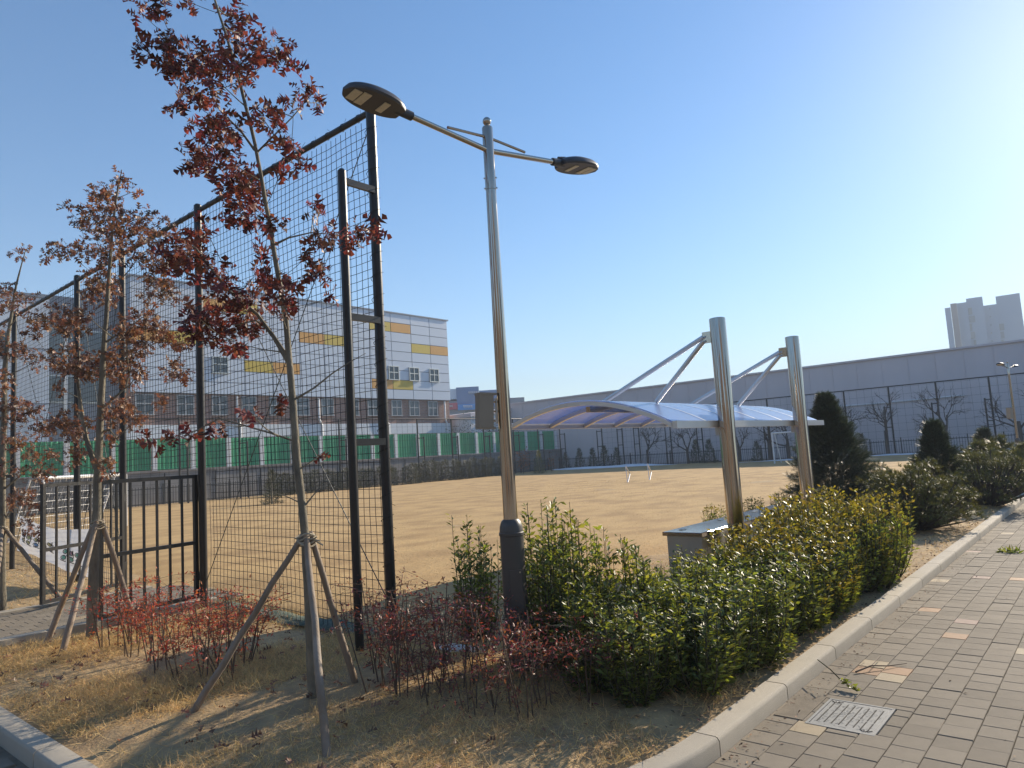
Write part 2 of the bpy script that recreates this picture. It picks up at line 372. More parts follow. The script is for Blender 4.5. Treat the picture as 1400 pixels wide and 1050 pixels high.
hx, hy = 0.246, 0.194
for ca_, cb_ in cells[near]:
    x0, x1, y0, y1 = ca_ - PL / 2 + 0.003, ca_ + PL / 2 - 0.003, cb_ - PW / 2 + 0.003, cb_ + PW / 2 - 0.003
    for X0, X1, Y0, Y1 in ((x0, min(x1, man_c[0] - hx), y0, y1), (max(x0, man_c[0] + hx), x1, y0, y1), (max(x0, man_c[0] - hx + 0.004), min(x1, man_c[0] + hx - 0.004), y0, min(y1, man_c[1] - hy)), (max(x0, man_c[0] - hx + 0.004), min(x1, man_c[0] + hx - 0.004), max(y0, man_c[1] + hy), y1)):
        if X1 - X0 > 0.012 and Y1 - Y0 > 0.012: cut.append((X0, X1, Y0, Y1))
for X0, X1, Y0, Y1 in cut: part('paver', G().cbox(((X0 + X1) / 2, (Y0 + Y1) / 2, -0.03), (X1 - X0, Y1 - Y0, 0.06), 0.004), PAVE, pav)
cells = cells[~near]
P3 = cells[:, :1] * E1 + cells[:, 1:] * E2; pr = proj(P3)
inf = (pr[:, 2] > 0.5) & (pr[:, 0] > -20) & (pr[:, 0] < 1420) & (pr[:, 1] < 1070) & (pr[:, 1] > 0)
order = np.argsort(np.where(inf, pr[:, 2], 1e6))
col_at = {}
for px, py, kk in ((1305, 870, 'o'), (1308, 851, 'r'), (1222, 914, 'o'), (1212, 925, 't'), (1180, 917, 'o'), (1190, 909, 't'), (1266, 831, 'o'), (1338, 790, 'r'), (1395, 890, 't'), (1265, 791, 't'), (1383, 729, 't'), (1310, 752, 'r'), (1390, 791, 'o')):
    p = site(gp(px, py, 0)); col_at[int(np.argmin((cells[:, 0] - p[0]) ** 2 + (cells[:, 1] - p[1]) ** 2))] = kk
for idx in order[::1]:
    if idx not in col_at and rng.random() < 0.005: col_at[int(idx)] = rng.choice(['o', 't', 'r'])
for q, idx in enumerate(order[:300]):
    o = link(bpy.data.objects.new('paver', PM[col_at.get(int(idx), 'g')]), pav)
    o.location = (cells[idx, 0], cells[idx, 1], rng.normal() * 0.0012); o.rotation_euler = (rng.normal() * 0.004, rng.normal() * 0.004, rng.normal() * 0.004)
rest = order[300:]
gg = {k: G() for k in 'gtor'}
for idx in rest: gg[col_at.get(int(idx), 'g')].cbox((cells[idx, 0], cells[idx, 1], -0.03 + rng.normal() * 0.0012), (PL - 0.0035, PW - 0.004, 0.06), 0.003)
PAVES = mat('grey_paver_mass', (0.222, 0.188, 0.142), 0.85, var=0.1, scale=7, spec=0.25, bump=0.25, bscale=420, island=0.13, detail=8)
for kk, m in (('g', PAVES), ('t', PAVET), ('o', PAVEO), ('r', PAVER)):
    if gg[kk].n: part('paver_mass', gg[kk], m, pav, kind='stuff')

# kerb: stones along the two straight runs and the rounded corner
kerb = sthing('kerb', None, None, 0, 0, kind='structure')
def kerb_stone(pts):      # pts: list of (outer point, inner point)
    prof = lambda o, i: [np.array([*o, -0.06]), np.array([*o, KH - 0.02]), np.array([*(o + (i - o) * 0.08), KH - 0.004]), np.array([*(o + (i - o) * 0.16), KH]), np.array([*(i - (i - o) * 0.05), KH]), np.array([*i, KH - 0.012]), np.array([*i, -0.06])]
    V = []; m = 7
    for o, i in pts: V += prof(np.array(o, float), np.array(i, float))
    F = []
    for s in range(len(pts) - 1):
        for q in range(m): F.append([s * m + q, s * m + (q + 1) % m, (s + 1) * m + (q + 1) % m, (s + 1) * m + q])
    e = (len(pts) - 1) * m
    return G().add(np.array(V), [np.array(F), np.arange(m)[::-1], e + np.arange(m)])
a = CA
while a < 45:
    part('kerb_stone', kerb_stone([((a + 0.005, KB), (a + 0.005, KB + KW)), ((a + 0.995, KB), (a + 0.995, KB + KW))]), KERB, kerb, smooth=True); a += 1.0
b = CB
while b < 16:
    part('kerb_stone', kerb_stone([((KA, b + 0.995), (KA + KW, b + 0.995)), ((KA, b + 0.005), (KA + KW, b + 0.005))]), KERB, kerb, smooth=True); b += 1.0
arc = np.linspace(R(180), R(270), 4)
for i in range(3):
    ts = np.linspace(arc[i] + 0.002, arc[i + 1] - 0.002, 7)
    part('kerb_stone', kerb_stone([((CA + KR * math.cos(t), CB + KR * math.sin(t)), (CA + (KR - KW) * math.cos(t), CB + (KR - KW) * math.sin(t))) for t in ts]), KERB, kerb, smooth=True)

# path from the pavement through the gate
path = sthing('gate_path', None, None, 3, 9.5, kind='structure')
PZ = 0.135
g = G().box((3.2, 9.58, PZ - 0.055), (3.0, 1.76, 0.06)); part('joint_bed', g, JOINT, path)
for i in range(10):
    for j in range(33):
        a = KA + KW + 0.12 + PL * (j + 0.5 + (0.5 if i % 2 else 0)); b = 8.72 + PW * (i + 0.5)
        if a > 4.6: continue
        kk = 'g' if rng.random() > 0.05 else rng.choice(['t', 'o'])
        o = link(bpy.data.objects.new('paver', PM[kk]), path); o.location = (a - 3, b - 9.5, PZ + rng.normal() * 0.0015)
for bb in (8.62, 10.48):
    for j in range(3):
        part('edging_stone', G().cbox((KA + KW + 0.5 + j * 0.9, bb, PZ - 0.03), (0.885, 0.12, 0.12), 0.01), KERB, path)

# ------------------------------------------------------------------ grass
BV = np.array([[-0.5, 0, 0], [0.5, 0, 0], [0.32, 0.55, 0.1], [-0.32, 0.55, 0.1], [0, 1.0, 0.32]]); BF3 = np.array([[0, 1, 2], [0, 2, 3], [3, 2, 4]])
def blades(name, a, b, z, length, width, m, lean=1.0, kind='stuff', label=None, cat=None):
    n = len(a); pos = np.stack([a, b, z], -1)
    d = np.stack([rng.normal(size=n) * lean, rng.normal(size=n) * lean, np.full(n, 0.7)], -1)
    Rm = frames(d, (0, 0, -1), 0.6)
    LV = BV * np.array([1, 1, 1]); g = G()
    L_ = length * rng.uniform(0.5, 1.3, n)
    Rm = Rm.copy(); Rm[:, :, 0] *= (width / L_)[:, None] * rng.uniform(0.7, 1.4, n)[:, None]
    g.scatter(LV, BF3, pos, Rm, L_)
    return ssolo(name, g, m, label, cat, kind=kind)
def bed_ok(a, b):
    ok = (a > KA + KW + 0.02) & (b > KB + KW + 0.02) & ~((a < CA) & (b < CB) & (np.hypot(a - CA, b - CB) > KR - KW - 0.02))
    return ok & ~((b > 8.55) & (b < 10.55) & (a < 4.7))
n = 210000
a = rng.uniform(KA, 4.5, n); b = rng.uniform(KB, 9, n) ; ok = bed_ok(a, b)
den = smooth_noise(a, b, 21, 4, 3.0); ok &= rng.random(n) < np.clip(0.5 + 0.75 * den, 0.06, 1)
a, b = a[ok], b[ok]; blades('dry_grass', a, b, bed_z(a, b) - 0.005, 0.085 + 0.055 * np.clip(smooth_noise(a, b, 5, 3, 2.6), -0.8, 1.2), 0.003, STRAW, 1.0, label='dry straw coloured grass over the planting bed', cat='grass')
n = 22000
a = 4.5 + 26 * rng.random(n) ** 1.6; b = rng.uniform(KB, 5.0, n); ok = bed_ok(a, b); a, b = a[ok], b[ok]
blades('dry_grass', a, b, bed_z(a, b) - 0.005, 0.06, 0.006, STRAW, 1.1, label='brown dry grass beside the straight kerb under the pines', cat='grass')
n = 6000
a = rng.uniform(KA, 4.4, n); b = rng.uniform(10.6, 19, n); ok = bed_ok(a, b); a, b = a[ok], b[ok]
blades('dry_grass', a, b, bed_z(a, b) - 0.005, 0.08, 0.008, STRAW, 0.9, label='dry grass beyond the gate path at far left', cat='grass')
n = 150000
t = rng.random(n) ** 1.5; a = 4.4 + 26 * t; b = 4.7 + rng.random(n) * (11 + 14 * t); ok = ~((b > 8.55) & (b < 10.6) & (a < 4.7)); a, b = a[ok], b[ok]
fz = 0.07 + 0.025 * smooth_noise(a, b, 11, 3, 0.5) + 0.07 * np.clip(np.minimum(a - 4.35, b - 4.6) / 1.2, 0, 1)
blades('field_grass', a, b, fz - 0.004, 0.02 + 0.014 * t[ok], 0.0035 + 0.004 * t[ok], STRAWF, 1.6, label='short dormant turf on the near part of the sports field', cat='grass')

# ================================================================== BUILDINGS
school = sthing('school_building', 'long school block with pale panels, yellow stripes and brick lower floor', 'building', 35, 52)
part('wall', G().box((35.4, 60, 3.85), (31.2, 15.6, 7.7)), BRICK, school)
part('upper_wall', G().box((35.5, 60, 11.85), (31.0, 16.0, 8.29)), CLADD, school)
part('base_band', G().box((35.4, 52.17, 4.9), (31.2, 0.06, 1.0)), WHITEP, school)
part('plinth', G().box((35.4, 52.15, 3.7), (31.2, 0.1, 0.7)), BRICK, school)
for aa in (27.9, 35.3, 42.6, 50.2):
    part('downpipe', G().tube([(aa, 52.05, 7.6), (aa, 52.05, 5.8), (aa + 0.25, 52.05, 5.3), (aa + 0.25, 52.05, 3.4)], 0.09, 6), WHITEP, school)
part('parapet_cap', G().box((35.5, 60, 16.04), (31.3, 16.3, 0.12)), CLADD, school)
rowh = 8.3 / 9; strips = {(1, 41.0): ('y', 'o'), (6, 28.5): ('y', 'o'), (3, 33.5): ('o', 'y'), (3, 46.0): ('y', 'o'), (7, 41.0): ('o', 'y'), (1, 24.75): ('o', 'y'), (4, 20.0): ('o', 'y')}
pm = {}
def panel(w_, m, key):
    kk = (round(w_, 2), key)
    if kk not in pm:
        me = G().box((0, 0, 0), (w_ - 0.07, 0.08, rowh - 0.06)).mesh('panel'); me.materials.append(m); pm[kk] = me
    return pm[kk]
for r in range(9):
    brk = [20.0, 21.0] + [21.0 + 2.5 * i for i in range(1, 13)]
    cols = {}
    for (rr_, a0), cc in strips.items():
        if rr_ == r:
            brk = [x for x in brk if not (a0 - 0.6 < x < a0 + 5.6)] + [a0, a0 + 2.5, a0 + 5.0]; cols[a0] = cc[0]; cols[a0 + 2.5] = cc[1]
    brk = sorted(set(brk))
    for x0, x1 in zip(brk, brk[1:]):
        key = cols.get(x0, 'c'); m = {'y': YEL, 'o': ORA, 'c': CLAD}[key]
        o = link(bpy.data.objects.new('panel', panel(x1 - x0, m, key)), school)
        o.location = ((x0 + x1) / 2 - 35, 51.98 - 52, 16.0 - rowh * (r + 0.5))
FRAMEG = mat('window_frame_grey', (0.4, 0.41, 0.42), 0.5)
def window(root, a, b, z0, z1, w_, fm=FRAMEG, mul=1):
    f = G(); t = 0.07
    f.box((a, b, z1 - t / 2), (w_, 0.14, t)); f.box((a, b, z0 + t / 2), (w_ + 0.1, 0.2, t))
    for s in (-1, 1): f.box((a + s * (w_ / 2 - t / 2), b, (z0 + z1) / 2), (t, 0.138, z1 - z0 - 2 * t))
    f.box((a, b, (z0 + z1) / 2), (t, 0.12, z1 - z0 - 2 * t)); f.box((a, b - 0.002, z0 + (z1 - z0) * 0.55), (w_ - 2 * t, 0.11, t))
    o = part('window', f, fm, root)
    part('pane', G().box((a, b + 0.03, (z0 + z1) / 2), (w_ - 0.04, 0.06, z1 - z0 - 0.04)), GLASS, o)
for aa in (21.0, 23.9, 26.5, 28.9, 31.3, 33.75, 36.2, 38.9, 41.15, 43.95, 46.15, 48.6): window(school, aa, 52.12, 6.1, 7.6, 1.25)
for aa, z0, z1 in ((48.8, 9.5, 10.85), (46.15, 9.5, 10.85), (43.6, 9.5, 10.85), (26.5, 9.3, 10.6)): window(school, aa, 51.9, z0, z1, 1.25, STEELD)
# step-back stair block and left wing
wing = sthing('school_wing', 'pale flat roofed wing at the left end of the school', 'building', 4, 50)
part('wall', G().box((2.0, 58, 6.6), (25.0, 16, 13.2)), CLAD, wing)
part('roof_edge', G().box((2.0, 58, 13.3), (25.2, 16.2, 0.2)), CLADD, wing)
rt = part('roof_plant', G().box((9.4, 53, 14.3), (3.2, 3, 1.4)), CLADD, wing)
part('louvre', G().box((9.4, 51.4, 14.3), (2.4, 0.1, 0.9)), SLOT, rt)
for zz in (4.2, 8.4):
    for aa in (-4, 0, 4, 8, 11.5): window(wing, aa, 49.95, zz + 0.9, zz + 2.5, 1.8)
for zz in (3.2, 6.6, 10.0): part('wall_joint', G().box((2.0, 49.985, zz), (25.0, 0.03, 0.06)), CLADD, wing)
stair = sthing('stair_block', 'dark recessed stair block linking the wing to the striped school block', 'building', 17.3, 54)
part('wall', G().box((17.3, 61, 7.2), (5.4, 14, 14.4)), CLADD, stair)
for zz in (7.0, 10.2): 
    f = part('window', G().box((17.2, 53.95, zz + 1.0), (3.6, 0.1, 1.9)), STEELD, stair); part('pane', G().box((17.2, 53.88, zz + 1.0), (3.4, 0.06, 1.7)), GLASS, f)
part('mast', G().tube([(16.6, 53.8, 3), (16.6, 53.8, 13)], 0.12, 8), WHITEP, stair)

# low white hall behind the green fence
hall = sthing('low_hall', 'low white hall with shallow roof behind the green fence', 'building', 57, 50)
g = G(); z0 = on_b(620, 566, 50)[2]; z1 = on_b(688, 552, 50)[2]
g.hexa(np.array([[51.8, 50, 0], [70, 50, 0], [70, 62, 0], [51.8, 62, 0], [51.8, 50, z0], [70, 50, z1 + 0.6], [70, 62, z1 + 0.6], [51.8, 62, z0]])); part('wall', g, WHITEP, hall)
part('roof', G().hexa(np.array([[51.6, 49.8, z0 - 0.3], [70.2, 49.8, z1 + 0.3], [70.2, 62, z1 + 0.3], [51.6, 62, z0 - 0.3], [51.6, 49.8, z0 + 0.1], [70.2, 49.8, z1 + 0.7], [70.2, 62, z1 + 0.7], [51.6, 62, z0 + 0.1]])), WAREM, hall)

# far commercial building with signs
D = 150.0
com = wthing('commercial_building', 'far blue glass commercial building with red and blue sign boards', 'building', (dp(655, 600, D) * [1, 1, 0]))
def fbox(x0, y0, x1, y1, Y, depth=18.0):      # block whose front shows as that rectangle at distance Y, made level in the world
    p = dp(x0, (y0 + y1) / 2, Y); q = dp(x1, (y0 + y1) / 2, Y); zt = dp((x0 + x1) / 2, y0, Y)[2]; zb = dp((x0 + x1) / 2, y1, Y)[2]
    m_ = (p + q) / 2; dirv = unit(np.array([m_[0], m_[1], 0])); ang = math.atan2(dirv[1], dirv[0]) - math.pi / 2; c_ = m_ + dirv * depth / 2
    return G().box((c_[0], c_[1], (zt + zb) / 2), ((q[0] - p[0]) * dirv[1], depth, zt - zb), ang)
part('wall', fbox(606, 546, 720, 640, D), CLADD, com)
part('tower', fbox(624, 529, 655, 552, D - 0.5), BLUEG, com)
part('stair_core', fbox(606, 532, 625, 546, D - 0.2), CLAD, com)
part('glass_wing', fbox(655.5, 533, 690, 556, D - 0.3), BLUEG, com)
for i in range(9): part('window', fbox(612 + 8 * i, 562, 618 + 8 * i, 573, D - 0.15, 0.5), GLASS, com)
s1 = part('sign_board', fbox(608, 551, 625.5, 560, D - 1, 0.6), SIGNR, com); s2 = part('sign_board', fbox(626, 552, 662, 560, D - 1, 0.6), SIGNB, com)
g = G()
for i in range(6): g.v or None
def marks(x0, x1, y, h, Y, k, par):
    g = G(); xs = np.linspace(x0, x1, k + 1)
    for i in range(k):
        for x_, y_, w_, h_ in ((0.1, 0.0, 0.55, 0.22), (0.1, 0.45, 0.55, 0.18), (0.72, -0.1, 0.14, 1.0)):
            b_ = fbox(xs[i] + (xs[i + 1] - xs[i]) * x_, y + h * y_, xs[i] + (xs[i + 1] - xs[i]) * (x_ + w_), y + h * (y_ + h_), Y, 0.25); g.add(np.concatenate(b_.v), b_.f)
    part('lettering', g, SIGNW, par)
marks(610, 619, 554, 3, D - 1.4, 4, s1); marks(633, 646, 554, 4, D - 1.4, 5, s2); marks(640, 655, 535.5, 3, D - 0.9, 6, com); marks(657, 670, 537.5, 3.5, D - 0.7, 4, com)

# warehouse
ware = sthing('warehouse', 'very long windowless grey warehouse wall beyond the field', 'building', 58, 20)
part('wall', G().box((70, 2, 3.6), (24, 96, 7.2)), WAREM, ware)
part('roof_edge', G().box((70, 2, 7.26), (24.3, 96.3, 0.14)), WAREM, ware)
pmw = None
for i in range(40):
    b = -20 + i * 1.75
    if pmw is None: pmw = G().box((0, 0, 0), (0.05, 0.03, 7.1)).mesh('seam'); pmw.materials.append(WAREM)
    o = link(bpy.data.objects.new('seam', pmw), ware); o.location = (57.99 - 58, b - 20, 3.56)
part('white_line', G().tube([(57.9, 18.5, 3.95), (57.9, 14, 3.9), (57.9, 8.2, 3.95)], 0.06, 6), WHITEP, ware)  # white tube standing in for a thin pale line across the wall

# apartment towers far off
apt = wthing('apartment_tower', 'hazy pale high rise apartment tower above the warehouse roof', 'building', dp(1360, 600, 330) * [1, 1, 0])
D = 330.0
for x0, y0, x1, dd, m, nm in ((1305, 420, 1313, 1.0, APTM, 'side_wing'), (1313, 414, 1322, 0.0, APTB, 'stair_wall'), (1322, 413, 1336, 1.5, APTM, 'wall'), (1335, 406, 1358, 0.4, APTM, 'core_wall'), (1358, 416, 1377, 2.0, APTM, 'wall'), (1376, 402, 1410, -1.0, APTM, 'core_wall')):
    part(nm, fbox(x0, y0, x1, 640, D + dd, 20), m, apt)
for r in range(9):
    y0 = 421 + r * 11
    part('window', fbox(1324 + (r % 2) * 1, y0, 1329 + (r % 2) * 4, y0 + 8.5, D + 1.0, 1), APTG, apt)
    part('window', fbox(1331.5 + (r % 2) * 2, y0, 1335, y0 + 8.5, D + 1.05, 1), APTG, apt)
    part('window', fbox(1359.5, y0, 1373, y0 + 9, D + 1.6, 1), APTG, apt)
    part('window', fbox(1386 + r * 0.8, y0 - 9, 1388 + r * 0.8, y0 - 7, D - 1.3, 1), APTG, apt)
    part('window', fbox(1352.5 + r * 0.8, y0, 1354 + r * 0.8, y0 + 2, D + 0.1, 1), APTG, apt)
# hill
X = np.linspace(-150, 140, 120); H_ = 40 + 9 * np.sin(X / 55) + 5 * smooth_noise(X, X * 0, 4, 4, 0.12)
yy = np.array([520, 600.0, 760]); Xg, Yg = np.meshgrid(X, yy, indexing='ij')
Zg = np.stack([H_ * 0 - 1, H_, H_ * 0 - 1], 1)
solo('hill', G().grid(Xg, Yg, Zg, True), HILLM, kind='structure')
# unseen ridge added behind the viewpoint to darken the steel reflections
th = np.linspace(R(105), R(325), 90); rad = np.array([95.0, 130, 260]); T_, Q_ = np.meshgrid(th, rad, indexing='ij')
hh = 26 + 8 * smooth_noise(th * 20, th * 0, 6, 4, 0.5); hh *= np.clip(np.minimum(th - th[0], th[-1] - th) / 0.5, 0, 1)
solo('hill', G().grid(np.sin(T_) * Q_, np.cos(T_) * Q_, np.stack([hh * 0 - 0.5, hh, hh * 0 - 0.5], 1)), HILLM, kind='structure')

RBRICK = mat('dark_brown_brick', (0.12, 0.085, 0.065), 0.85, var=0.1)  # unseen blocks with gaps, added to put dark and bright stripes in the steel
for x, y, w_, h_, rz, lb in ((-17, -20, 16, 11, 0.3, 'unseen brown brick block added behind and left of the viewpoint'), (7, -24, 12, 13, -0.1, 'unseen brown brick block added straight behind the viewpoint'), (30, -13, 9, 10, -0.9, 'unseen brown brick block added behind and right of the viewpoint')):
    rb = thing('unseen_rear_block', lb, 'building', (x, y, 0), 'unseen blocks added behind the viewpoint', rz)
    part('wall', G().box((0, 0, h_ / 2), (w_, 8, h_)), RBRICK, rb); part('roof', G().box((0, 0, h_ + 0.15), (w_ + 0.4, 8.4, 0.3)), CLADD, rb)
    for fl in range(int(h_ // 3)):
        for q in np.arange(-w_ / 2 + 1.5, w_ / 2 - 1, 3.0):
            o = part('window', G().box((q, 4.02, fl * 3 + 1.8), (1.5, 0.1, 1.4)), WHITEP, rb); part('pane', G().box((q, 4.06, fl * 3 + 1.8), (1.36, 0.06, 1.26)), GLASS, o)

# ------------------------------------------------------------------ retaining wall and green fence
ret = sthing('retaining_wall', 'dark stone retaining wall under the green fence', 'wall', 30, 43.4)
part('wall', G().box((28, 43.65, 0.98), (60, 0.5, 1.98)), CONC, ret)
part('coping', G().box((28, 43.63, 2.03), (60, 0.62, 0.1)), CONC, ret)
for i in range(19): part('wall_joint', G().box((0 + i * 3.1, 43.39, 0.95), (0.05, 0.03, 1.9)), SLOT, ret)
gf = sthing('green_fence', 'corrugated green steel fence with white posts on the retaining wall', 'fence', 30, 43.6)
def corrug(w_):
    x = np.linspace(-w_ / 2, w_ / 2, 33); y = 0.03 * np.sign(np.sin(np.arange(33) * math.pi / 2 + 0.7)); V = []
    X, Zc = np.meshgrid(x, [2.1, 3.92], indexing='ij'); Yc = np.repeat(y[:, None], 2, 1)
    return G().grid(X, Yc, Zc).grid(X, Yc + 0.012, Zc, True)
cme = corrug(1.98).mesh('panel'); cme.materials.append(GREEN)
pme = G().box((0, 0, 0), (0.27, 0.1, 1.84)).mesh('post'); pme.materials.append(WHITEP)
for i in range(25):
    aa = 57.2 - 2.3 * i
    o = link(bpy.data.objects.new('post', pme), gf); o.location = (aa - 30, -0.06, 3.01)
    o = link(bpy.data.objects.new('panel', cme), gf); o.location = (aa - 1.15 - 30, 0, 0)
for zz in (2.4, 3.7): part('rail', G().box((28.5, 43.7, zz), (58, 0.06, 0.08)), WHITEP, gf)

# ------------------------------------------------------------------ far picket fences and far net fences
def picket(name, label, horizontal, c, lo, hi):
    rt = sthing(name, label, 'fence', c if not horizontal else lo, lo if not horizontal else c)
    g = G(); v = np.arange(lo, hi, 0.16)
    for q in v: g.box((q, c, 0.62) if horizontal else (c, q, 0.62), (0.022, 0.022, 1.1))
    part('picket_row', g, BLACK, rt, kind='stuff')
    for zz in (0.2, 1.05):
        part('rail', G().box(((lo + hi) / 2, c, zz) if horizontal else (c, (lo + hi) / 2, zz), (hi - lo, 0.045, 0.045) if horizontal else (0.045, hi - lo, 0.045)), BLACK, rt)
    for q in np.arange(lo, hi + 0.01, 2.0):
        part('post', G().box((q, c, 0.66) if horizontal else (c, q, 0.66), (0.06, 0.06, 1.3)), BLACK, rt)
picket('picket_fence', 'low black picket fence along the retaining wall', True, 42.2, 8, 55)
picket('picket_fence', 'low black picket fence in front of the warehouse', False, 55.6, -12, 42.2)
def far_net(label, horizontal, c, posts, zt=4.9):
    rt = sthing('far_net_fence', label, 'fence', c if not horizontal else posts[0], posts[0] if not horizontal else c)
    Pn = (lambda q, d, z: (q, c + d, z)) if horizontal else (lambda q, d, z: (c + d, q, z))
    for q in posts:
        part('post', G().tube([Pn(q, 0, 0), Pn(q, 0, zt)], 0.06, 6), BLACK, rt)
        br = part('brace_post', G().tube([Pn(q + 0.3, -0.35, 0), Pn(q + 0.3, -0.35, zt * 0.72)], 0.05, 6), BLACK, rt)
        for zr in (0.7, 0.42): part('rung', G().tube([Pn(q, 0, zt * zr), Pn(q + 0.3, -0.35, zt * zr)], 0.035, 5), BLACK, br)
    lo, hi = min(posts), max(posts)
    part('top_rail', G().tube([Pn(lo, 0, zt), Pn(hi, 0, zt)], 0.045, 6), BLACK, rt)
    g = G()
    for q in np.arange(lo, hi, 0.5): g.tube([Pn(q, 0, 0.1), Pn(q, 0, zt)], 0.006, 3, False)
    for z in np.arange(0.3, zt, 0.5): g.tube([Pn(lo, 0, z), Pn(hi, 0, z)], 0.006, 3, False)
    part('net', g, NETM, rt, kind='stuff')
far_net('tall black net fence in front of the green fence', True, 40.5, [14.6, 18.2, 21.8, 25.4, 29.0, 32.5, 36.08, 39.68, 43.4, 47.2, 50.6, 53.9])
far_net('tall black net fence in front of the warehouse wall', False, 55.0, [36.5, 34.3, 32.6, 29.5, 26.6, 23.8, 20.96, 18.1, 15.27, 12.3, 9.39, 6.37, 3.4, 0.4, -2.6])

# snow strip along the far edge
av = np.linspace(52.2, 54.6, 9); bv = np.linspace(4, 41, 150); A_, B_ = np.meshgrid(av, bv, indexing='ij')
hgt = np.clip(0.09 + 0.12 * smooth_noise(B_, A_ * 2, 8, 4, 0.5) + 0.15 * np.exp(-((B_ - 32) / 2.2) ** 2), -0.03, 0.5) * np.sin(np.linspace(0, math.pi, 9))[:, None] ** 0.7
ssolo('snow_bank', G().grid(A_, B_, 0.07 + hgt), SNOW, 'thin strip of old snow along the far field edge', 'snow', kind='stuff', smooth=True)
for px, py, sa, sb, lb in ((620, 893, 0.3, 0.45, 'small snow patch behind the red shrubs left of the lamp post'), (885, 868, 0.25, 0.5, 'small snow patch seen through the evergreens right of the lamp post')):
    p = site(gp(px, py, 0.12)); av = np.linspace(-1, 1, 14); A_, B_ = np.meshgrid(av, av, indexing='ij'); r_ = np.hypot(A_, B_) + 0.25 * smooth_noise(A_ * 3, B_ * 3, 9, 3, 1)
    ssolo('snow_patch', G().grid(p[0] + A_ * sa, p[1] + B_ * sb, 0.1 + 0.07 * np.clip(1.1 - r_, -0.6, 1)), SNOW, lb, 'snow', kind='stuff', smooth=True)

# ================================================================== NET FENCE (near, along the bed)
FA, FH = 4.1, 5.0
nf = sthing('net_fence', 'tall black ball-stop net fence running left from the lamp post', 'fence', FA, 5.05)
posts = [5.05, 8.53, 10.92, 12.77, 16.18, 19.6, 23.0]
for i, b in enumerate(posts): part('post', G().lathe([(0.046, 0.0), (0.046, FH + 0.03), (0.028, FH + 0.05)], (FA, b, 0), 14), BLACK, nf, True)
part('top_rail', G().tube([(FA, b, FH - 0.04) for b in posts], 0.03, 8), BLACK, nf, True)
for b in (5.05, 16.18):
    zt = 4.25
    o = part('brace_post', G().lathe([(0.038, 0.0), (0.038, zt), (0.02, zt + 0.02)], (FA - 0.4, b - 0.06, 0), 12), BLACK, nf, True)
    for z in (zt - 0.07, 2.95, 1.85):
        part('rung', G().box((FA - 0.2, b - 0.03, z), (0.36, 0.03, 0.06)), BLACK, o)
# net cords with a little sag, and knots
g = G(); zs = np.arange(0.12, FH - 0.06, 0.082); bs = np.arange(5.11, 22.9, 0.082)
def net_pt(b, z):
    return np.stack([FA + 0.06 + 0.035 * smooth_noise(b, z, 31, 3, 1.3), b + 0.012 * smooth_noise(z * 1.3, b, 17, 3, 2.5), z + 0.016 * smooth_noise(b, z * 0.7, 23, 4, 2.2)], -1)
in_gate = lambda b, z: (b > 8.5) & (b < 10.95) & (z < 1.75)
def cord(bb, zz):
    m = ~in_gate(bb, zz); i = 0
    while i < len(bb):
        if not m[i]: i += 1; continue
        j = i
        while j < len(bb) and m[j]: j += 1
        if j - i > 1: g.tube(net_pt(bb[i:j], zz[i:j]), 0.0033, 3, False)
        i = j
for z in zs: bb = np.arange(5.08, 22.95, 0.186); cord(bb, np.full_like(bb, z))
for b in bs: zz = np.append(np.arange(0.1, FH - 0.05, 0.186), FH - 0.05); cord(np.full_like(zz, b), zz)
part('net', g, NETM, nf, kind='stuff')
g = G(); B_, Z_ = np.meshgrid(bs[:110], zs, indexing='ij'); B_, Z_ = B_.ravel(), Z_.ravel(); k = ~in_gate(B_, Z_); P = net_pt(B_[k], Z_[k])
OV = np.array([[1, 0, 0], [-1, 0, 0], [0, 1, 0], [0, -1, 0], [0, 0, 1], [0, 0, -1]]) * 0.0062; OF = np.array([[0, 2, 4], [2, 1, 4], [1, 3, 4], [3, 0, 4], [2, 0, 5], [1, 2, 5], [3, 1, 5], [0, 3, 5]])
g.scatter(OV, OF, P, np.repeat(np.eye(3)[None], len(P), 0), np.ones(len(P))); part('net_knots', g, NETM, nf, kind='stuff')
g = G()          # lacing loops round the corner post and the top rail
for z in np.arange(0.5, 4.9, 0.2):
    t = np.linspace(0, 5.2, 9); g.tube(np.stack([FA + 0.06 * np.cos(t), 5.05 + 0.06 * np.sin(t), z + 0.02 * t], -1), 0.003, 3, False)
    g.tube([(FA, 5.0, z), (FA - 0.03 + rng.normal() * 0.02, 4.95 - 0.03 * rng.random(), z - 0.02)], 0.002, 3, False)
for b in np.arange(5.2, 20, 0.25):
    t = np.linspace(0, 6, 8); g.tube(np.stack([FA + 0.036 * np.cos(t), b + 0.01 * t, FH - 0.04 + 0.036 * np.sin(t)], -1), 0.0035, 3, False)
    g.tube([(FA, b, FH), (FA + 0.02, b + rng.normal() * 0.04, FH + 0.05)], 0.002, 3, False)
part('lacing', g, NETM, nf, kind='stuff')
for b0, b1 in ((5.05, 8.53), (10.92, 12.77), (12.77, 16.18)):
    for z0, z1 in ((0.35, 4.9), (4.9, 0.35)):
        part('brace_cable', G().tube([(FA + 0.02, b0, z0), (FA + 0.02, (b0 + b1) / 2, (z0 + z1) / 2 - 0.02), (FA + 0.02, b1, z1)], 0.005, 5), WIRE, nf)
g = G(); bv = np.linspace(4.6, 8.5, 80); th = np.linspace(0, math.pi, 9); B_, T_ = np.meshgrid(bv, th, indexing='ij')
rr = 0.1 + 0.03 * smooth_noise(B_ * 3, T_, 41, 4, 2); g.grid(FA + 0.14 - rr * 1.4 * np.cos(T_), B_, 0.08 + rr * 0.45 * np.sin(T_)); part('gathered_net_skirt', g, NETG, nf, True)

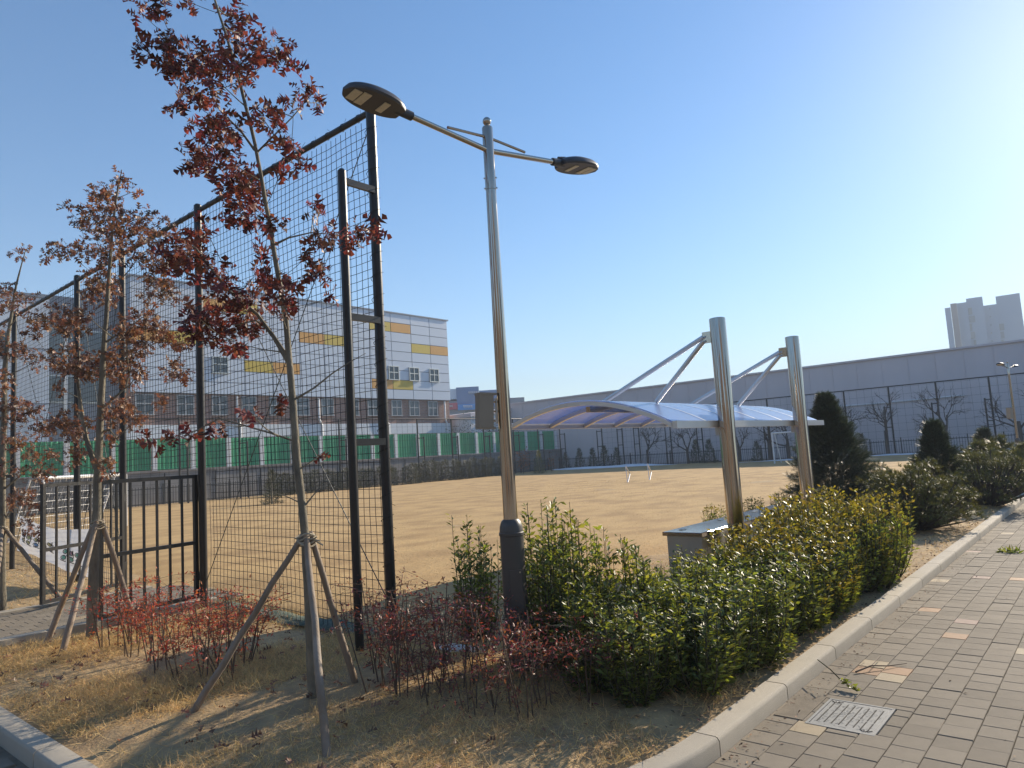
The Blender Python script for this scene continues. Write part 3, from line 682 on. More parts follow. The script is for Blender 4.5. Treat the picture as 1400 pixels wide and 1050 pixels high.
# gate leaves, both swung towards the pavement
def gate_leaf(label, hinge, free, nb):
    h = np.array(hinge); f = np.array(free); h[2] = f[2] = 0.1; d = f - h; L_ = np.linalg.norm(d[:2]); ux = d / L_
    rt = wthing('gate_leaf', label, 'gate', h, 'gate leaves'); z0, z1 = 0.2, 1.66; q = lambda s, z: h * [1, 1, 0] + ux * s + [0, 0, z]
    ang = math.atan2(d[1], d[0])
    bar = lambda s0, s1, z, t: G().box((q((s0 + s1) / 2, z)), (s1 - s0, t, t), ang)
    up = lambda s, a, b, t: G().box(q(s, (a + b) / 2), (t, t, b - a), ang)
    part('stile', up(0.06, z0, z1, 0.045), BLACK, rt); part('stile', up(L_, z0, z1, 0.045), BLACK, rt)
    for z in (z0 + 0.02, 0.85, z1 - 0.02): part('rail', bar(0.0825, L_ - 0.0225, z, 0.042), BLACK, rt)
    for i in range(nb): part('bar', up(0.08 + (L_ - 0.1) * (i + 1) / (nb + 1), z0 + 0.042, z1 - 0.042, 0.022), BLACK, rt)
    for z in (0.45, 1.4): part('hinge', G().box(q(0.015, z), (0.06, 0.03, 0.1), ang), BLACK, rt)
gate_leaf('right gate leaf of black bars, hinged next to the red shrubs', S(FA, 8.6), gp(137, 860, 0.1), 6)
gate_leaf('left gate leaf of black bars, in front of the white banner', S(FA, 10.85), gp(58, 838, 0.1), 6)

# banner tied to the net beyond the gate
c = [on_a(*q, FA - 0.1) for q in ((27, 705), (122, 723), (122, 792), (25, 752))]
ban = sthing('banner', 'white cloth banner with hand drawn lettering tied to the net', 'banner', FA - 0.1, c[0][1])
u = np.linspace(0, 1, 30); v = np.linspace(0, 1, 12); U, Vv = np.meshgrid(u, v, indexing='ij')
bL, bR = c[0][1], c[1][1]; zt = c[0][2] * (1 - U) + c[1][2] * U - 0.12 * np.sin(U * math.pi); zb = c[3][2] * (1 - U) + c[2][2] * U
def ban_pt(U, Vv, off=0.0):
    zt = c[0][2] * (1 - U) + c[1][2] * U - 0.1 * np.sin(U * math.pi); zb = c[3][2] * (1 - U) + c[2][2] * U
    return np.stack([FA - 0.1 - off + 0.02 * np.sin(9 * U + 5 * Vv) + 0.015 * np.sin(17 * U - 8 * Vv), bL + (bR - bL) * U, zt + (zb - zt) * Vv], -1)
P = ban_pt(U, Vv); part('cloth', G().grid(P[..., 0], P[..., 1], P[..., 2]), CLOTH, ban, True)
g = G(); cl = [G() for _ in INKS]; r2 = np.random.default_rng(3)
for i in range(9):      # bubble-letter shapes: rounded outlines with pastel fill
    u0 = 0.06 + i * 0.1; v0 = 0.42 if i < 5 else 0.5
    if i == 5: continue
    for (du, dv, ru, rv) in ((0.028, 0.06, 0.026, 0.055), (0.03, 0.2, 0.03, 0.05)):
        t = np.linspace(0, 2 * math.pi, 12); g.tube(ban_pt(u0 + du + ru * np.cos(t), v0 + dv + rv * np.sin(t), 0.012), 0.006, 4, False)
        kk = r2.integers(4); q = ban_pt(u0 + du + 0.8 * ru * np.cos(t[:-1]), v0 + dv + 0.8 * rv * np.sin(t[:-1]), 0.007); cl[kk].add(q, [np.arange(11)])
    for (ua, va, ub, vb) in ((0.064, -0.02, 0.064, 0.16), (0.064, 0.07, 0.082, 0.07), (0.005, 0.27, 0.07, 0.28)):
        g.tube(ban_pt(u0 + np.linspace(ua, ub, 4), v0 + np.linspace(va, vb, 4), 0.012), 0.007, 4, False)
part('lettering', g, INK, ban)
for q, m in zip(cl, INKS):
    if q.n: part('letter_fill', q, m, ban)

# ================================================================== LAMP POSTS
def lamp(label, base, az, sc=1.0, boxed=True):
    b = np.array(base, float); rt = wthing('street_lamp', label, 'street lamp', b)
    Zt = 4.11 * sc; q = lambda x, y, z: b + np.array([x, y, z])
    slv = part('base_sleeve', G().lathe([(0.13, 0.0), (0.13, 0.02), (0.086, 0.025), (0.086, 0.98), (0.091, 0.985), (0.091, 1.005), (0.086, 1.01), (0.082, 1.05), (0.07, 1.085), (0.055, 1.1)], b, 24), GREYPOST, rt, True)
    part('access_door', G().box(q(0.015, -0.083, 0.6), (0.085, 0.014, 0.3)), GREYPOST, slv)
    part('screw', G().lathe([(0.006, 0), (0.006, 0.01)], q(0.045, -0.095, 0.73), 6), STEELD, slv)
    part('pole', G().lathe([(0.052, 1.08), (0.047, 2.2), (0.0472, 2.205), (0.039, Zt - 0.55), (0.0415, Zt - 0.548), (0.0415, Zt - 0.06), (0.036, Zt - 0.05)], b, 20), STEEL, rt, True)
    t = np.linspace(-1.35, 1.57, 12); part('finial', G().lathe([(0.02, Zt - 0.05)] + [(0.033 * math.cos(x), Zt - 0.005 + 0.033 * math.sin(x)) for x in t], b, 16), STEEL, rt, True)
    d = np.array([math.sin(az), math.cos(az), 0]); za = 3.876 * sc
    for s in (-1, 1):
        dv = d * s; tip = q(0, 0, za) + dv * 0.75 + [0, 0, 0.08]
        part('arm', G().tube([q(0, 0, za) + dv * 0.035, tip], 0.021, 10), STEEL, rt, True)
        part('arm_strut', G().tube([q(0, 0, za + 0.1) + dv * 0.03, q(0, 0, za + 0.078) + dv * 0.38], 0.0115, 8), STEEL, rt, True)
        # head: flattened egg with a flat lens side
        hd = dv + np.array([0, 0, 0.11]); hd /= np.linalg.norm(hd); sd_ = np.array([-dv[1], dv[0], 0]); upv = np.cross(hd, sd_) * (1 if np.cross(hd, sd_)[2] > 0 else -1)
        L_ = 0.44; uu = np.linspace(0, 1, 17); g = G(); V = []
        uw = np.clip(uu * 0.94 + 0.06, 0, 1); wd = 0.135 * np.clip(1 - np.abs(2 * uw - 1) ** 2.2, 0, 1) ** 0.5; tp = 0.078 * np.clip(1 - np.abs(2 * uw - 1) ** 2.2, 0, 1) ** 0.5
        wd[-1] = 0.004; tp[-1] = 0.002
        cs = np.linspace(0, math.pi, 11)
        for i in range(17):
            for a_ in cs: V.append(tip + hd * (0.03 + L_ * uu[i]) + sd_ * wd[i] * math.cos(a_) + upv * (-0.012 + tp[i] * math.sin(a_)))
            V.append(tip + hd * (0.03 + L_ * uu[i]) - sd_ * wd[i] * 0.93 + upv * -0.026); V.append(tip + hd * (0.03 + L_ * uu[i]) + sd_ * wd[i] * 0.93 + upv * -0.026)
        m = 13; F = []
        for i in range(16):
            for j in range(m): F.append([i * m + j, i * m + (j + 1) % m, (i + 1) * m + (j + 1) % m, (i + 1) * m + j])
        g.add(np.array(V), [np.array(F), np.arange(m)[::-1], 16 * m + np.arange(m)])
        hp = part('lamp_head', g, HEADM, rt, True)
        M3 = np.stack([hd, sd_, upv], -1)
        for cx_, w1, w2, off in ((0.17, 0.045, 0.13, 0), (0.325, 0.056, 0.15, 0), (0.39, 0.056, 0.13, 0)):
            part('led_panel', G().box(tip + hd * cx_ + upv * -0.0285, (w1, w2, 0.008), M=M3), LEDM, hp)
        part('head_socket', G().tube([tip - hd * 0.06, tip + hd * 0.07], 0.032, 12), HEADM, rt, True)
        part('photocell', G().tube([tip + hd * 0.02 + upv * 0.04, tip + hd * 0.1 + upv * 0.05], 0.014, 8), HEADM, hp, True)
    for z in (za - 0.3, za - 0.22): part('bolt', G().tube([q(-0.05, 0, z), q(0.05, 0, z)], 0.006, 6), STEELD, rt)
    return rt
LB = gp(711, 925, 0.1); LB[2] = 0.1
LAMP_AZ = math.atan2(0.56, 0.50)
lamp('tall stainless street lamp with two heads standing in the red shrubs', LB, LAMP_AZ)
lamp('distant stainless street lamp in front of the warehouse at right edge', (*(dp(1391, 600, 28.0)[:2]), 0.05), LAMP_AZ)
def loudspeaker(label, p, s=1.0):
    rt = wthing('loudspeaker', label, 'loudspeaker', p); c = np.array(p, float)
    w_, d_, h_ = 0.135 * s, 0.11 * s, 0.235 * s
    g = G(); ang = R(25)
    V = np.array([[-w_ / 2, -d_ / 2, -h_ / 2], [w_ / 2 * 0.6, -d_ / 2, -h_ / 2], [w_ / 2, d_ / 2, -h_ / 2], [-w_ / 2 * 0.9, d_ / 2, -h_ / 2], [-w_ / 2, -d_ / 2, h_ / 2], [w_ / 2 * 0.6, -d_ / 2, h_ / 2], [w_ / 2, d_ / 2, h_ / 2], [-w_ / 2 * 0.9, d_ / 2, h_ / 2]])
    Rz = np.array([[math.cos(ang), -math.sin(ang), 0], [math.sin(ang), math.cos(ang), 0], [0, 0, 1]])
    tl = R(3); Ry = np.array([[math.cos(tl), 0, math.sin(tl)], [0, 1, 0], [-math.sin(tl), 0, math.cos(tl)]])
    M = Ry @ Rz
    part('cabinet', g.hexa(V @ M.T + c), BEIGE, rt)
    part('lid', G().box(c + M @ [0, 0, h_ / 2 + 0.008 * s], (w_ * 0.98, d_ * 1.06, 0.016 * s), M=M), BEIGE, rt)
    part('foot', G().box(c + M @ [0, 0, -h_ / 2 - 0.006 * s], (w_ * 0.9, d_ * 0.95, 0.012 * s), M=M), BEIGE, rt)
    part('bracket', G().box(c + np.array([w_ * 0.62, d_ * 0.3, 0]), (0.03 * s, 0.02 * s, h_ * 0.8)), STEELD, rt)
    for z in (-0.07, 0.0, 0.07): part('bracket_bolt', G().box(c + M @ [w_ * 0.44, -d_ * 0.1, z * s], (0.02, 0.02, 0.014), M=M), STEEL, rt)
p = dp(671, 562, LB[1] - 0.0); loudspeaker('beige weatherproof loudspeaker on the left of the near lamp pole', (LB[0] - 0.135, LB[1] - 0.01, p[2]))
p = dp(1381, 565, 28.0); loudspeaker('small box on the distant lamp pole at right edge', (p[0], p[1], p[2]), 1.6)

# ================================================================== CANOPY SHELTER
sh = sthing('canopy_shelter', 'cantilevered shelter with arched blue roof hung from two steel pillars', 'shelter', 9.4, 3.6)
PA, PB = (8.12, 10.68), 3.6
for aa in PA:
    p_ = part('pillar', G().lathe([(0.097, 0.05), (0.097, 3.15), (0.095, 3.16), (0.083, 3.165)], (aa, PB, 0), 32), STEEL, sh, True)
    part('gusset', G().box((aa, PB + 0.15, 2.95), (0.02, 0.12, 0.14)), STEEL, p_)
RA0, RA1, RB0, RB1 = 7.02, 12.0, 3.74, 6.05
def roof_z(b):
    t = (b - RB0) / (RB1 - RB0); return 1.915 + 0.15 * t + 0.27 * (1 - (2 * t - 1) ** 2)
bb = np.linspace(RB0, RB1, 25)
ribs = np.linspace(RA0 + 0.03, RA1 - 0.03, 7)
for i, aa in enumerate(ribs):
    V = []; m = 4; w2, h2 = 0.03, 0.05
    for b in bb:
        z = roof_z(b) - 0.008
        V += [[aa - w2, b, z - h2], [aa + w2, b, z - h2], [aa + w2, b, z], [aa - w2, b, z]]
    F = [[j * 4 + k_, j * 4 + (k_ + 1) % 4, (j + 1) * 4 + (k_ + 1) % 4, (j + 1) * 4 + k_] for j in range(24) for k_ in range(4)]
    part('roof_rib', G().add(np.array(V), [np.array(F), np.array([3, 2, 1, 0]), 96 + np.arange(4)]), STEELW, sh)
for i in range(6):
    a0, a1 = ribs[i] + 0.004, ribs[i + 1] - 0.004; A_, B_ = np.meshgrid([a0, a1], bb, indexing='ij'); Zr = roof_z(B_)
    part('roof_panel', G().grid(A_, B_, Zr + 0.006).grid(A_, B_, Zr, True), POLY, sh, True)
    if i: part('seam_strip', G().grid(*[q for q in (lambda A, B: (A, B, roof_z(B) + 0.012))(*np.meshgrid([ribs[i] - 0.015, ribs[i] + 0.015], bb, indexing='ij'))]), STEELD, sh)
part('edge_beam', G().box(((RA0 + RA1) / 2, RB0 - 0.035, 1.885), (RA1 - RA0, 0.06, 0.08)), STEELW, sh)
part('edge_beam', G().box(((RA0 + RA1) / 2, RB1 + 0.035, 2.035), (RA1 - RA0, 0.06, 0.08)), STEELW, sh)
part('cross_beam', G().box(((RA0 + RA1) / 2 + 0.03, 4.95, roof_z(4.95) - 0.10), (RA1 - RA0 - 0.3, 0.06, 0.07)), STEEL, sh)
for aa in PA:
    for b_end in (5.43, 4.52):
        s = np.array([aa, PB + 0.2, 2.96 - (0.05 if b_end < 5 else 0)]); e = np.array([aa, b_end, roof_z(b_end) + 0.02])
        o = part('boom', G().tube([s, e], 0.03, 10), STEELW, sh, True)
        part('boom_pin', G().tube([s + (e - s) * 0.0 - [0, 0.04, 0], s + (e - s) * 0.06], 0.018, 8), STEELD, o)
    part('edge_bracket', G().box((aa, PB + 0.09, 1.8), (0.05, 0.1, 0.1)), STEELD, sh)
bx = sthing('steel_bench_box', 'long brushed steel storage box under the shelter pillars', 'storage box', 9.2, 4.0)
part('body', G().box((9.2, 3.985, 0.335), (3.3, 0.44, 0.56)), STEELD, bx)
ld = part('lid', G().cbox((9.2, 3.985, 0.64), (3.4, 0.5, 0.045), 0.006), STEEL, bx)
for aa in (7.75, 8.8, 9.9): part('lid_hinge', G().box((aa, 4.1, 0.667), (0.1, 0.05, 0.008)), STEELD, ld)
for aa in (8.3, 9.2, 10.1): part('panel_seam', G().box((aa, 3.762, 0.3), (0.02, 0.008, 0.5)), SLOT, bx)

# ================================================================== DRAIN COVER, twigs and litter on the pavement
dr = sthing('drain_cover', 'square cast iron drain cover with slots set in the pavers', 'drain cover', *man_c)
part('frame', G().box((man_c[0] - 0.232, man_c[1], -0.02), (0.016, 0.376, 0.046)).box((man_c[0] + 0.232, man_c[1], -0.02), (0.016, 0.376, 0.046)).box((man_c[0], man_c[1] - 0.18, -0.02), (0.448, 0.016, 0.044)).box((man_c[0], man_c[1] + 0.18, -0.02), (0.448, 0.016, 0.044)), IRON, dr)
part('plate', G().cbox((man_c[0], man_c[1], -0.02), (0.446, 0.342, 0.042), 0.003), IRON, dr)
for i in range(8):
    b = man_c[1] - 0.14 + i * 0.04; s = -0.06 + i * 0.016
    for x0, x1 in ((-0.17, s - 0.008), (s + 0.008, 0.17)): part('slot', G().box((man_c[0] + (x0 + x1) / 2, b, 0.001), (x1 - x0, 0.006, 0.0035)), SLOT, dr)
g = G(); q_ = rng.uniform(-1, 1, (260, 2))
for x, y in q_: g.box((man_c[0] + x * 0.2, man_c[1] + y * 0.15, 0.0012), (0.012, 0.003, 0.0016), rng.choice([0.7, -0.7]))
part('tread_pattern', g, IRON, dr, kind='stuff')
for sx, sy in ((0.19, 0.13), (-0.19, -0.13)):
    g = G()
    for k_ in range(4): g.box((man_c[0] + sx, man_c[1] + sy + (k_ - 1.5) * 0.015, 0.0015), (0.03, 0.005, 0.004), 0.5 * (k_ - 1.5))
    part('emblem', g, SLOT, dr)
part('soil_gap', G().box((man_c[0] + 0.02, 1.715, -0.004), (0.46, 0.17, 0.018)), JOINT, pav)
pts = [gp(x, y, 0.0) + [0, 0, z] for x, y, z in ((1170, 921, 0.012), (1192, 916, 0.03), (1215, 914, 0.018), (1240, 909, 0.01))]
solo('fallen_twig', G().tube(pts, [0.006, 0.005, 0.004, 0.002], 6).tube([pts[1], pts[1] + (gp(1205, 902, 0) - gp(1192, 916, 0))], 0.003, 5), NSTEM, 'bare brown twig lying on the pavers beside the orange paver', 'twig', off=(0, 0, 0))
sp = wthing('fallen_sprig', 'broken leafy evergreen sprig lying over the kerb onto the pavers', 'sprig', gp(1150, 930, 0))
pts = np.array([gp(1118, 902, 0.12), gp(1135, 915, 0.12), gp(1150, 930, 0.04), gp(1172, 945, 0.012)])
part('stem', G().tube(pts, 0.004, 5), ESTEM, sp)
EL = np.array([[0, 0, 0], [-0.2, 0.5, 0.05], [0.2, 0.5, 0.05], [0, 1, -0.05], [0, 0.5, -0.03]]); EF = np.array([[0, 4, 1], [0, 2, 4], [1, 4, 3], [4, 2, 3]])
n = 34; t = rng.uniform(0.5, 1, n); pos = pts[2] + (pts[3] - pts[2]) * ((t - 0.5) * 2)[:, None] + [0, 0, 0.006]
part('leaves', G().scatter(EL, EF, pos, frames(np.stack([rng.normal(size=n), rng.normal(size=n), rng.uniform(0, 0.6, n)], -1)), rng.uniform(0.03, 0.05, n)), EVERG, sp)
# dry leaf litter along the kerb and on the pavers
n = 420; a = 3.6 + 9 * rng.random(n) ** 1.3; b = KB - np.abs(rng.normal(size=n)) * 0.09 - 0.01; k = rng.random(n) < 0.16; b[k] = KB - rng.uniform(0, 1.6, k.sum())
near = (np.abs(a - 5.3) < 0.5); b[near] -= 0.02
pos = np.stack([a, b, np.full(n, 0.006)], -1); d = np.stack([rng.normal(size=n), rng.normal(size=n), 0.25 * rng.normal(size=n)], -1)
ssolo('leaf_litter', G().scatter(EL, EF, pos, frames(d, (0, 0, 1), 0.3), rng.uniform(0.008, 0.03, n)), LITTER, 'dry leaf scraps gathered along the kerb on the pavers', 'leaf litter', kind='stuff')
n = 3500; a = rng.uniform(3.0, 22, n); b = KB + KW + rng.random(n) ** 1.2 * 2.2; ok = bed_ok(a, b); a, b = a[ok], b[ok]; n = len(a)
d = np.stack([rng.normal(size=n), rng.normal(size=n), 0.3 * rng.normal(size=n)], -1)
ssolo('leaf_litter', G().scatter(EL, EF, np.stack([a, b, bed_z(a, b) + 0.012], -1), frames(d, (0, 0, 1), 0.4), rng.uniform(0.02, 0.05, n)), LITTER, 'brown leaf litter on the bed under hedge and pines', 'leaf litter', kind='stuff')
p = gp(1380, 755, 0); n = 60
d = np.stack([rng.normal(size=n), rng.normal(size=n), np.abs(rng.normal(size=n)) * 0.6 + 0.1], -1)
solo('weed_tuft', G().scatter(EL * [0.5, 1, 1], EF, p + rng.normal(size=(n, 3)) * [0.06, 0.06, 0], frames(d), rng.uniform(0.05, 0.12, n)), EVERG, 'small green weed tuft growing between the pavers', 'weed')

# ================================================================== GOALS
def goal(label, p, q, h, depth, r, netted=True):
    p = np.array(p, float); q = np.array(q, float); d = unit(q - p); nrm = np.array([-d[1], d[0], 0])
    if nrm @ (p * [1, 1, 0]) < 0: nrm = -nrm
    rt = wthing('football_goal', label, 'goal', p); up = np.array([0, 0, 1.0]); B0, B1 = p + nrm * depth, q + nrm * depth
    for s, bk in ((p, B0), (q, B1)):
        part('goal_post', G().tube([s, s + up * h], r, 8), WHITEP, rt)
        part('back_stay', G().tube([s + up * h, s + up * h + nrm * depth * 0.35, bk], r * 0.6, 6), WHITEP, rt)
        part('ground_bar', G().tube([s, bk], r * 0.6, 6), WHITEP, rt)
    part('crossbar', G().tube([p + up * h, q + up * h], r, 8), WHITEP, rt); part('back_bar', G().tube([B0, B1], r * 0.6, 6), WHITEP, rt)
    if netted:
        g = G(); W = np.linalg.norm(q - p)
        for t in np.arange(0, W, 0.25): s = p + d * t; g.tube([s + up * h, s + up * h + nrm * depth * 0.35, s + nrm * depth], 0.008, 3, False)
        for t in np.linspace(0, 1, 9): g.tube([p + up * h * (1 - t) + nrm * depth * (0.35 + 0.65 * t), q + up * h * (1 - t) + nrm * depth * (0.35 + 0.65 * t)], 0.008, 3, False)
        part('net', g, WHITEP, rt, kind='stuff')
goal('large white football goal behind the gate at left', gp(58, 742, 0.08) , gp(172, 722, 0.08), 1.75, 1.0, 0.05)
goal('large white football goal far off beside the right pillar', (*dp(1056, 600, 46)[:2], 0.1), (*dp(1125, 600, 44)[:2], 0.1), 2.0, 1.2, 0.05, False)
mg = wthing('mini_goal', 'small fallen white goal frame out on the field', 'goal', gp(875, 662, 0.1))
p0, p1 = gp(858, 661, 0.1), gp(888, 658, 0.1); up = np.array([0, 0, 1.0]); bk = np.array([0, 1.0, 0])
part('ground_bar', G().tube([p0, p1], 0.026, 6), WHITEP, mg)
for s in (p0, p1): part('side_hoop', G().tube([s, s + up * 0.4 + bk * 0.7 + [0.25, 0, 0], s + up * 0.8 + bk * 0.2, ], 0.026, 6).tube([s, s + up * 0.8 + bk * 0.2], 0.016, 5), WHITEP, mg)

# ================================================================== OAK TREES with support stakes
OL = np.array([[0, 0, 0], [0, 0.12, 0], [0, 0.36, 0.01], [0, 0.58, 0.0], [0, 1.0, -0.1],
               [0.1, 0.2, 0.03], [0.34, 0.3, 0.1], [0.08, 0.4, 0.02], [0.46, 0.68, 0.1], [0.1, 0.62, 0.02], [0.26, 0.88, 0.02],
               [-0.1, 0.2, 0.03], [-0.34, 0.3, 0.1], [-0.08, 0.4, 0.02], [-0.46, 0.68, 0.1], [-0.1, 0.62, 0.02], [-0.26, 0.88, 0.02]])
OFc = np.array([[1, 6, 2], [2, 8, 3], [7, 8, 9], [3, 10, 4], [2, 12, 1], [3, 14, 2], [15, 14, 13], [4, 16, 3], [1, 7, 2], [2, 13, 1], [2, 9, 3], [3, 15, 2]])
def bez(p0, p1, p2, n=7):
    t = np.linspace(0, 1, n)[:, None]; return (1 - t) ** 2 * p0 + 2 * t * (1 - t) * p1 + t * t * p2
def oak(label, trunk, radii, Y, clusters, lm, leaf, extra=(), dspread=0.35, dens=1.0, group=None, grow=1.0):
    tp = np.array([dp(x, y, Y) for x, y in trunk]); ys = np.array([q[1] for q in trunk], float)
    base = tp[0].copy(); rt = wthing('oak_tree', label, 'tree', base, group)
    t = np.linspace(0, len(tp) - 1, 6 * len(tp)); ii = np.arange(len(tp))
    TP = np.stack([np.interp(t, ii, tp[:, k]) for k in range(3)], -1)
    for _ in range(3): TP[1:-1] = (TP[:-2] + TP[1:-1] * 2 + TP[2:]) / 4
    TR = np.interp(t, ii, radii) * (1 + 0.03 * np.sin(np.arange(len(t)) * 2.3)); TY = np.interp(t, ii, ys)
    TP[:, 0] += 0.006 * smooth_noise(TP[:, 2], TP[:, 2] * 0, 5, 3, 5)
    tk = part('trunk', G().tube(TP, TR, 10), BARK1, rt, True)
    br = G(); lg_pos = []; lg_d = []; px_per = FPX / Y
    for (x0, y0, xs) in extra:       # bare limbs: list of pixel points
        P = np.array([dp(x, y, Y + 0.03 * i) for i, (x, y) in enumerate(xs)]); br.tube(P, np.linspace(x0, y0, len(P)), 6)
    info = []
    for cl in clusters:
        cx, cy, cr = cl[:3]; off = rng.normal() * dspread * 0.6; xt = np.interp(-cy, -ys, [q[0] for q in trunk])
        info.append((abs(cx - xt), cx, cy, cr, off))
    lim = int(np.argmin(np.abs(TY - (ys[0] - 200)))); nodes = [(TP[k_], TR[k_], True) for k_ in range(lim, len(TP))]
    for (x0, y0, xs) in extra:
        P = np.array([dp(x, y, Y + 0.03 * i) for i, (x, y) in enumerate(xs)])
        for i in range(len(P) - 1):
            for t_ in (0.0, 0.35, 0.7): nodes.append((P[i] + (P[i + 1] - P[i]) * t_, x0 + (y0 - x0) * i / len(P), False))
    for dist_, cx, cy, cr, off in sorted(info):
        c = dp(cx, cy, Y + off); NP = np.array([q[0] for q in nodes]); rv = c - NP; dd_ = np.linalg.norm(rv, axis=1)
        cost = dd_ * (1.0 + 1.6 * np.clip(0.25 - rv[:, 2] / (dd_ + 1e-6), 0, 1.3)) + np.array([0.05 if q[2] else 0.0 for q in nodes])
        k = int(np.argmin(cost)); s = NP[k]; L_ = max(dd_[k], 0.03)
        mid = (s + c) / 2 + np.array([0, 0, -0.1 * L_]) + rng.normal(size=3) * 0.05 * L_
        r0 = min(0.0035 + 0.008 * L_, nodes[k][1] * 0.75); BP = bez(s, mid, c); br.tube(BP, np.linspace(r0, max(0.0022, r0 * 0.45), 7), 5, False)
        for q in BP[2:]: nodes.append((q, max(0.003, r0 * 0.6), False))
        R_ = grow * cr / px_per * (Y + off) / Y * 1.1; n = max(5, int(dens * 0.07 * cr * cr + 5))
        u = unit(rng.normal(size=(n, 3))) * rng.random((n, 1)) ** 0.45 * R_ * np.array([1, 1.25, 0.9])
        for q in range(max(2, n // 8)):
            e = c + u[q]; br.tube(bez(c - (c - s) / L_ * min(R_, L_) * 0.5, c, e, 4), np.linspace(0.0026, 0.001, 4), 3, False)
        lg_pos.append(c + u); dd = rng.normal(size=(n, 3)) * 0.75 + unit(u) * 0.4 + [0, 0, -0.45]; lg_d.append(dd)
    part('branches', br, BARK1, rt)
    pos = np.concatenate(lg_pos); d = np.concatenate(lg_d)
    part('crown', G().scatter(OL * [1, 1, 1.5], OFc, pos, frames(d), leaf * rng.uniform(0.6, 1.2, len(pos))), lm, rt)
    return TP
Y1 = 4.85
C1 = [(322, 22, 22), (333, 45, 16), (312, 62, 16), (215, 8, 15), (190, 14, 9), (262, 4, 9), (240, 70, 26), (222, 58, 14), (262, 85, 26), (200, 68, 9), (188, 72, 6), (232, 95, 18), (285, 80, 20), (300, 92, 20), (330, 82, 22), (350, 75, 16), (378, 66, 20), (395, 82, 14),
      (300, 112, 14), (250, 128, 14), (232, 142, 8), (270, 130, 12), (330, 110, 16), (292, 160, 22), (280, 178, 18), (310, 175, 18), (300, 200, 20), (268, 212, 20), (285, 220, 18), (320, 225, 20), (262, 225, 10), (418, 122, 16), (436, 138, 10), (400, 140, 9), (375, 150, 10), (355, 155, 12), (382, 188, 18), (398, 198, 10), (408, 218, 10), (385, 225, 8),
      (335, 248, 22), (312, 258, 20), (345, 270, 18), (325, 290, 18), (350, 300, 12), (262, 318, 22), (240, 340, 20), (255, 350, 18), (280, 365, 22), (300, 378, 18), (230, 355, 12), (375, 300, 11), (360, 343, 10), (428, 285, 10), (440, 318, 13), (428, 326, 8), (462, 322, 10), (492, 316, 16), (514, 312, 9), (478, 325, 8),
      (428, 358, 10), (440, 372, 10), (418, 350, 6), (455, 402, 5), (388, 392, 20), (372, 380, 14), (400, 408, 12), (385, 420, 9), (345, 415, 20), (320, 400, 22), (300, 425, 22), (330, 440, 18), (282, 445, 20), (310, 462, 14), (268, 430, 16), (350, 445, 10), (330, 475, 7), (262, 450, 10), (345, 380, 12),
      (378, 548, 5), (345, 566, 6), (302, 580, 4), (288, 578, 7), (262, 592, 7), (240, 598, 6), (222, 606, 5), (205, 600, 5), (440, 620, 3)]
TP1 = oak('tall slender oak in front, maroon leaves, tied to three stakes', [(429, 985), (425, 860), (416, 735), (404, 600), (396, 500), (388, 420), (372, 320), (350, 205), (325, 95), (293, 2), (275, -60)],
    [0.034, 0.03, 0.027, 0.025, 0.022, 0.018, 0.0155, 0.0125, 0.011, 0.008, 0.004], Y1, C1, OAK1, 0.098,
    extra=((0.016, 0.006, [(394, 495), (375, 462), (352, 430), (310, 395), (268, 340), (238, 322)]), (0.011, 0.004, [(395, 490), (372, 455), (350, 438), (320, 445)]), (0.009, 0.002, [(405, 545), (430, 530), (455, 510), (478, 495), (500, 483)]), (0.008, 0.0015, [(408, 605), (370, 592), (335, 582), (300, 572), (270, 588), (240, 596), (205, 601)]), (0.007, 0.002, [(418, 690), (430, 675), (448, 660)]), (0.006, 0.0015, [(416, 690), (395, 680), (372, 672)]), (0.006, 0.0015, [(412, 640), (430, 628), (446, 615)]), (0.006, 0.002, [(392, 482), (360, 478), (325, 470)]),
           (0.01, 0.003, [(348, 205), (330, 180), (300, 150), (285, 118)]), (0.008, 0.003, [(350, 210), (375, 185), (400, 160), (425, 130)]), (0.008, 0.003, [(375, 335), (395, 325), (425, 318), (470, 322)])))
C2 = [(165, 246, 9), (150, 262, 12), (136, 268, 9), (128, 262, 6), (182, 262, 5), (122, 288, 10), (148, 290, 14), (168, 292, 10), (186, 300, 12), (205, 292, 6), (108, 300, 8), (92, 282, 4), (130, 312, 14), (155, 318, 15), (180, 322, 15), (204, 312, 10), (218, 328, 11), (226, 300, 6), (92, 342, 10), (76, 338, 8), (118, 342, 14), (150, 348, 16), (190, 350, 12), (215, 362, 12), (236, 352, 8), (62, 350, 5),
      (140, 382, 18), (145, 400, 16), (120, 398, 8), (212, 376, 13), (227, 398, 14), (205, 405, 8), (86, 432, 17), (62, 438, 12), (100, 446, 14), (45, 456, 7), (118, 430, 8), (200, 438, 17), (174, 448, 13), (230, 462, 13), (215, 452, 10), (250, 470, 8), (94, 488, 17), (108, 506, 14), (84, 500, 10), (140, 500, 17), (150, 488, 12), (180, 482, 17), (196, 470, 10), (174, 516, 14), (190, 505, 9), (246, 510, 11), (240, 498, 6), (228, 508, 4), (84, 532, 6), (220, 550, 6), (157, 562, 14), (170, 555, 10), (188, 572, 11), (94, 576, 15), (75, 580, 11), (110, 584, 9), (147, 596, 9), (103, 596, 8), (143, 632, 8), (100, 628, 9), (66, 618, 6), (110, 616, 6), (146, 648, 4)]
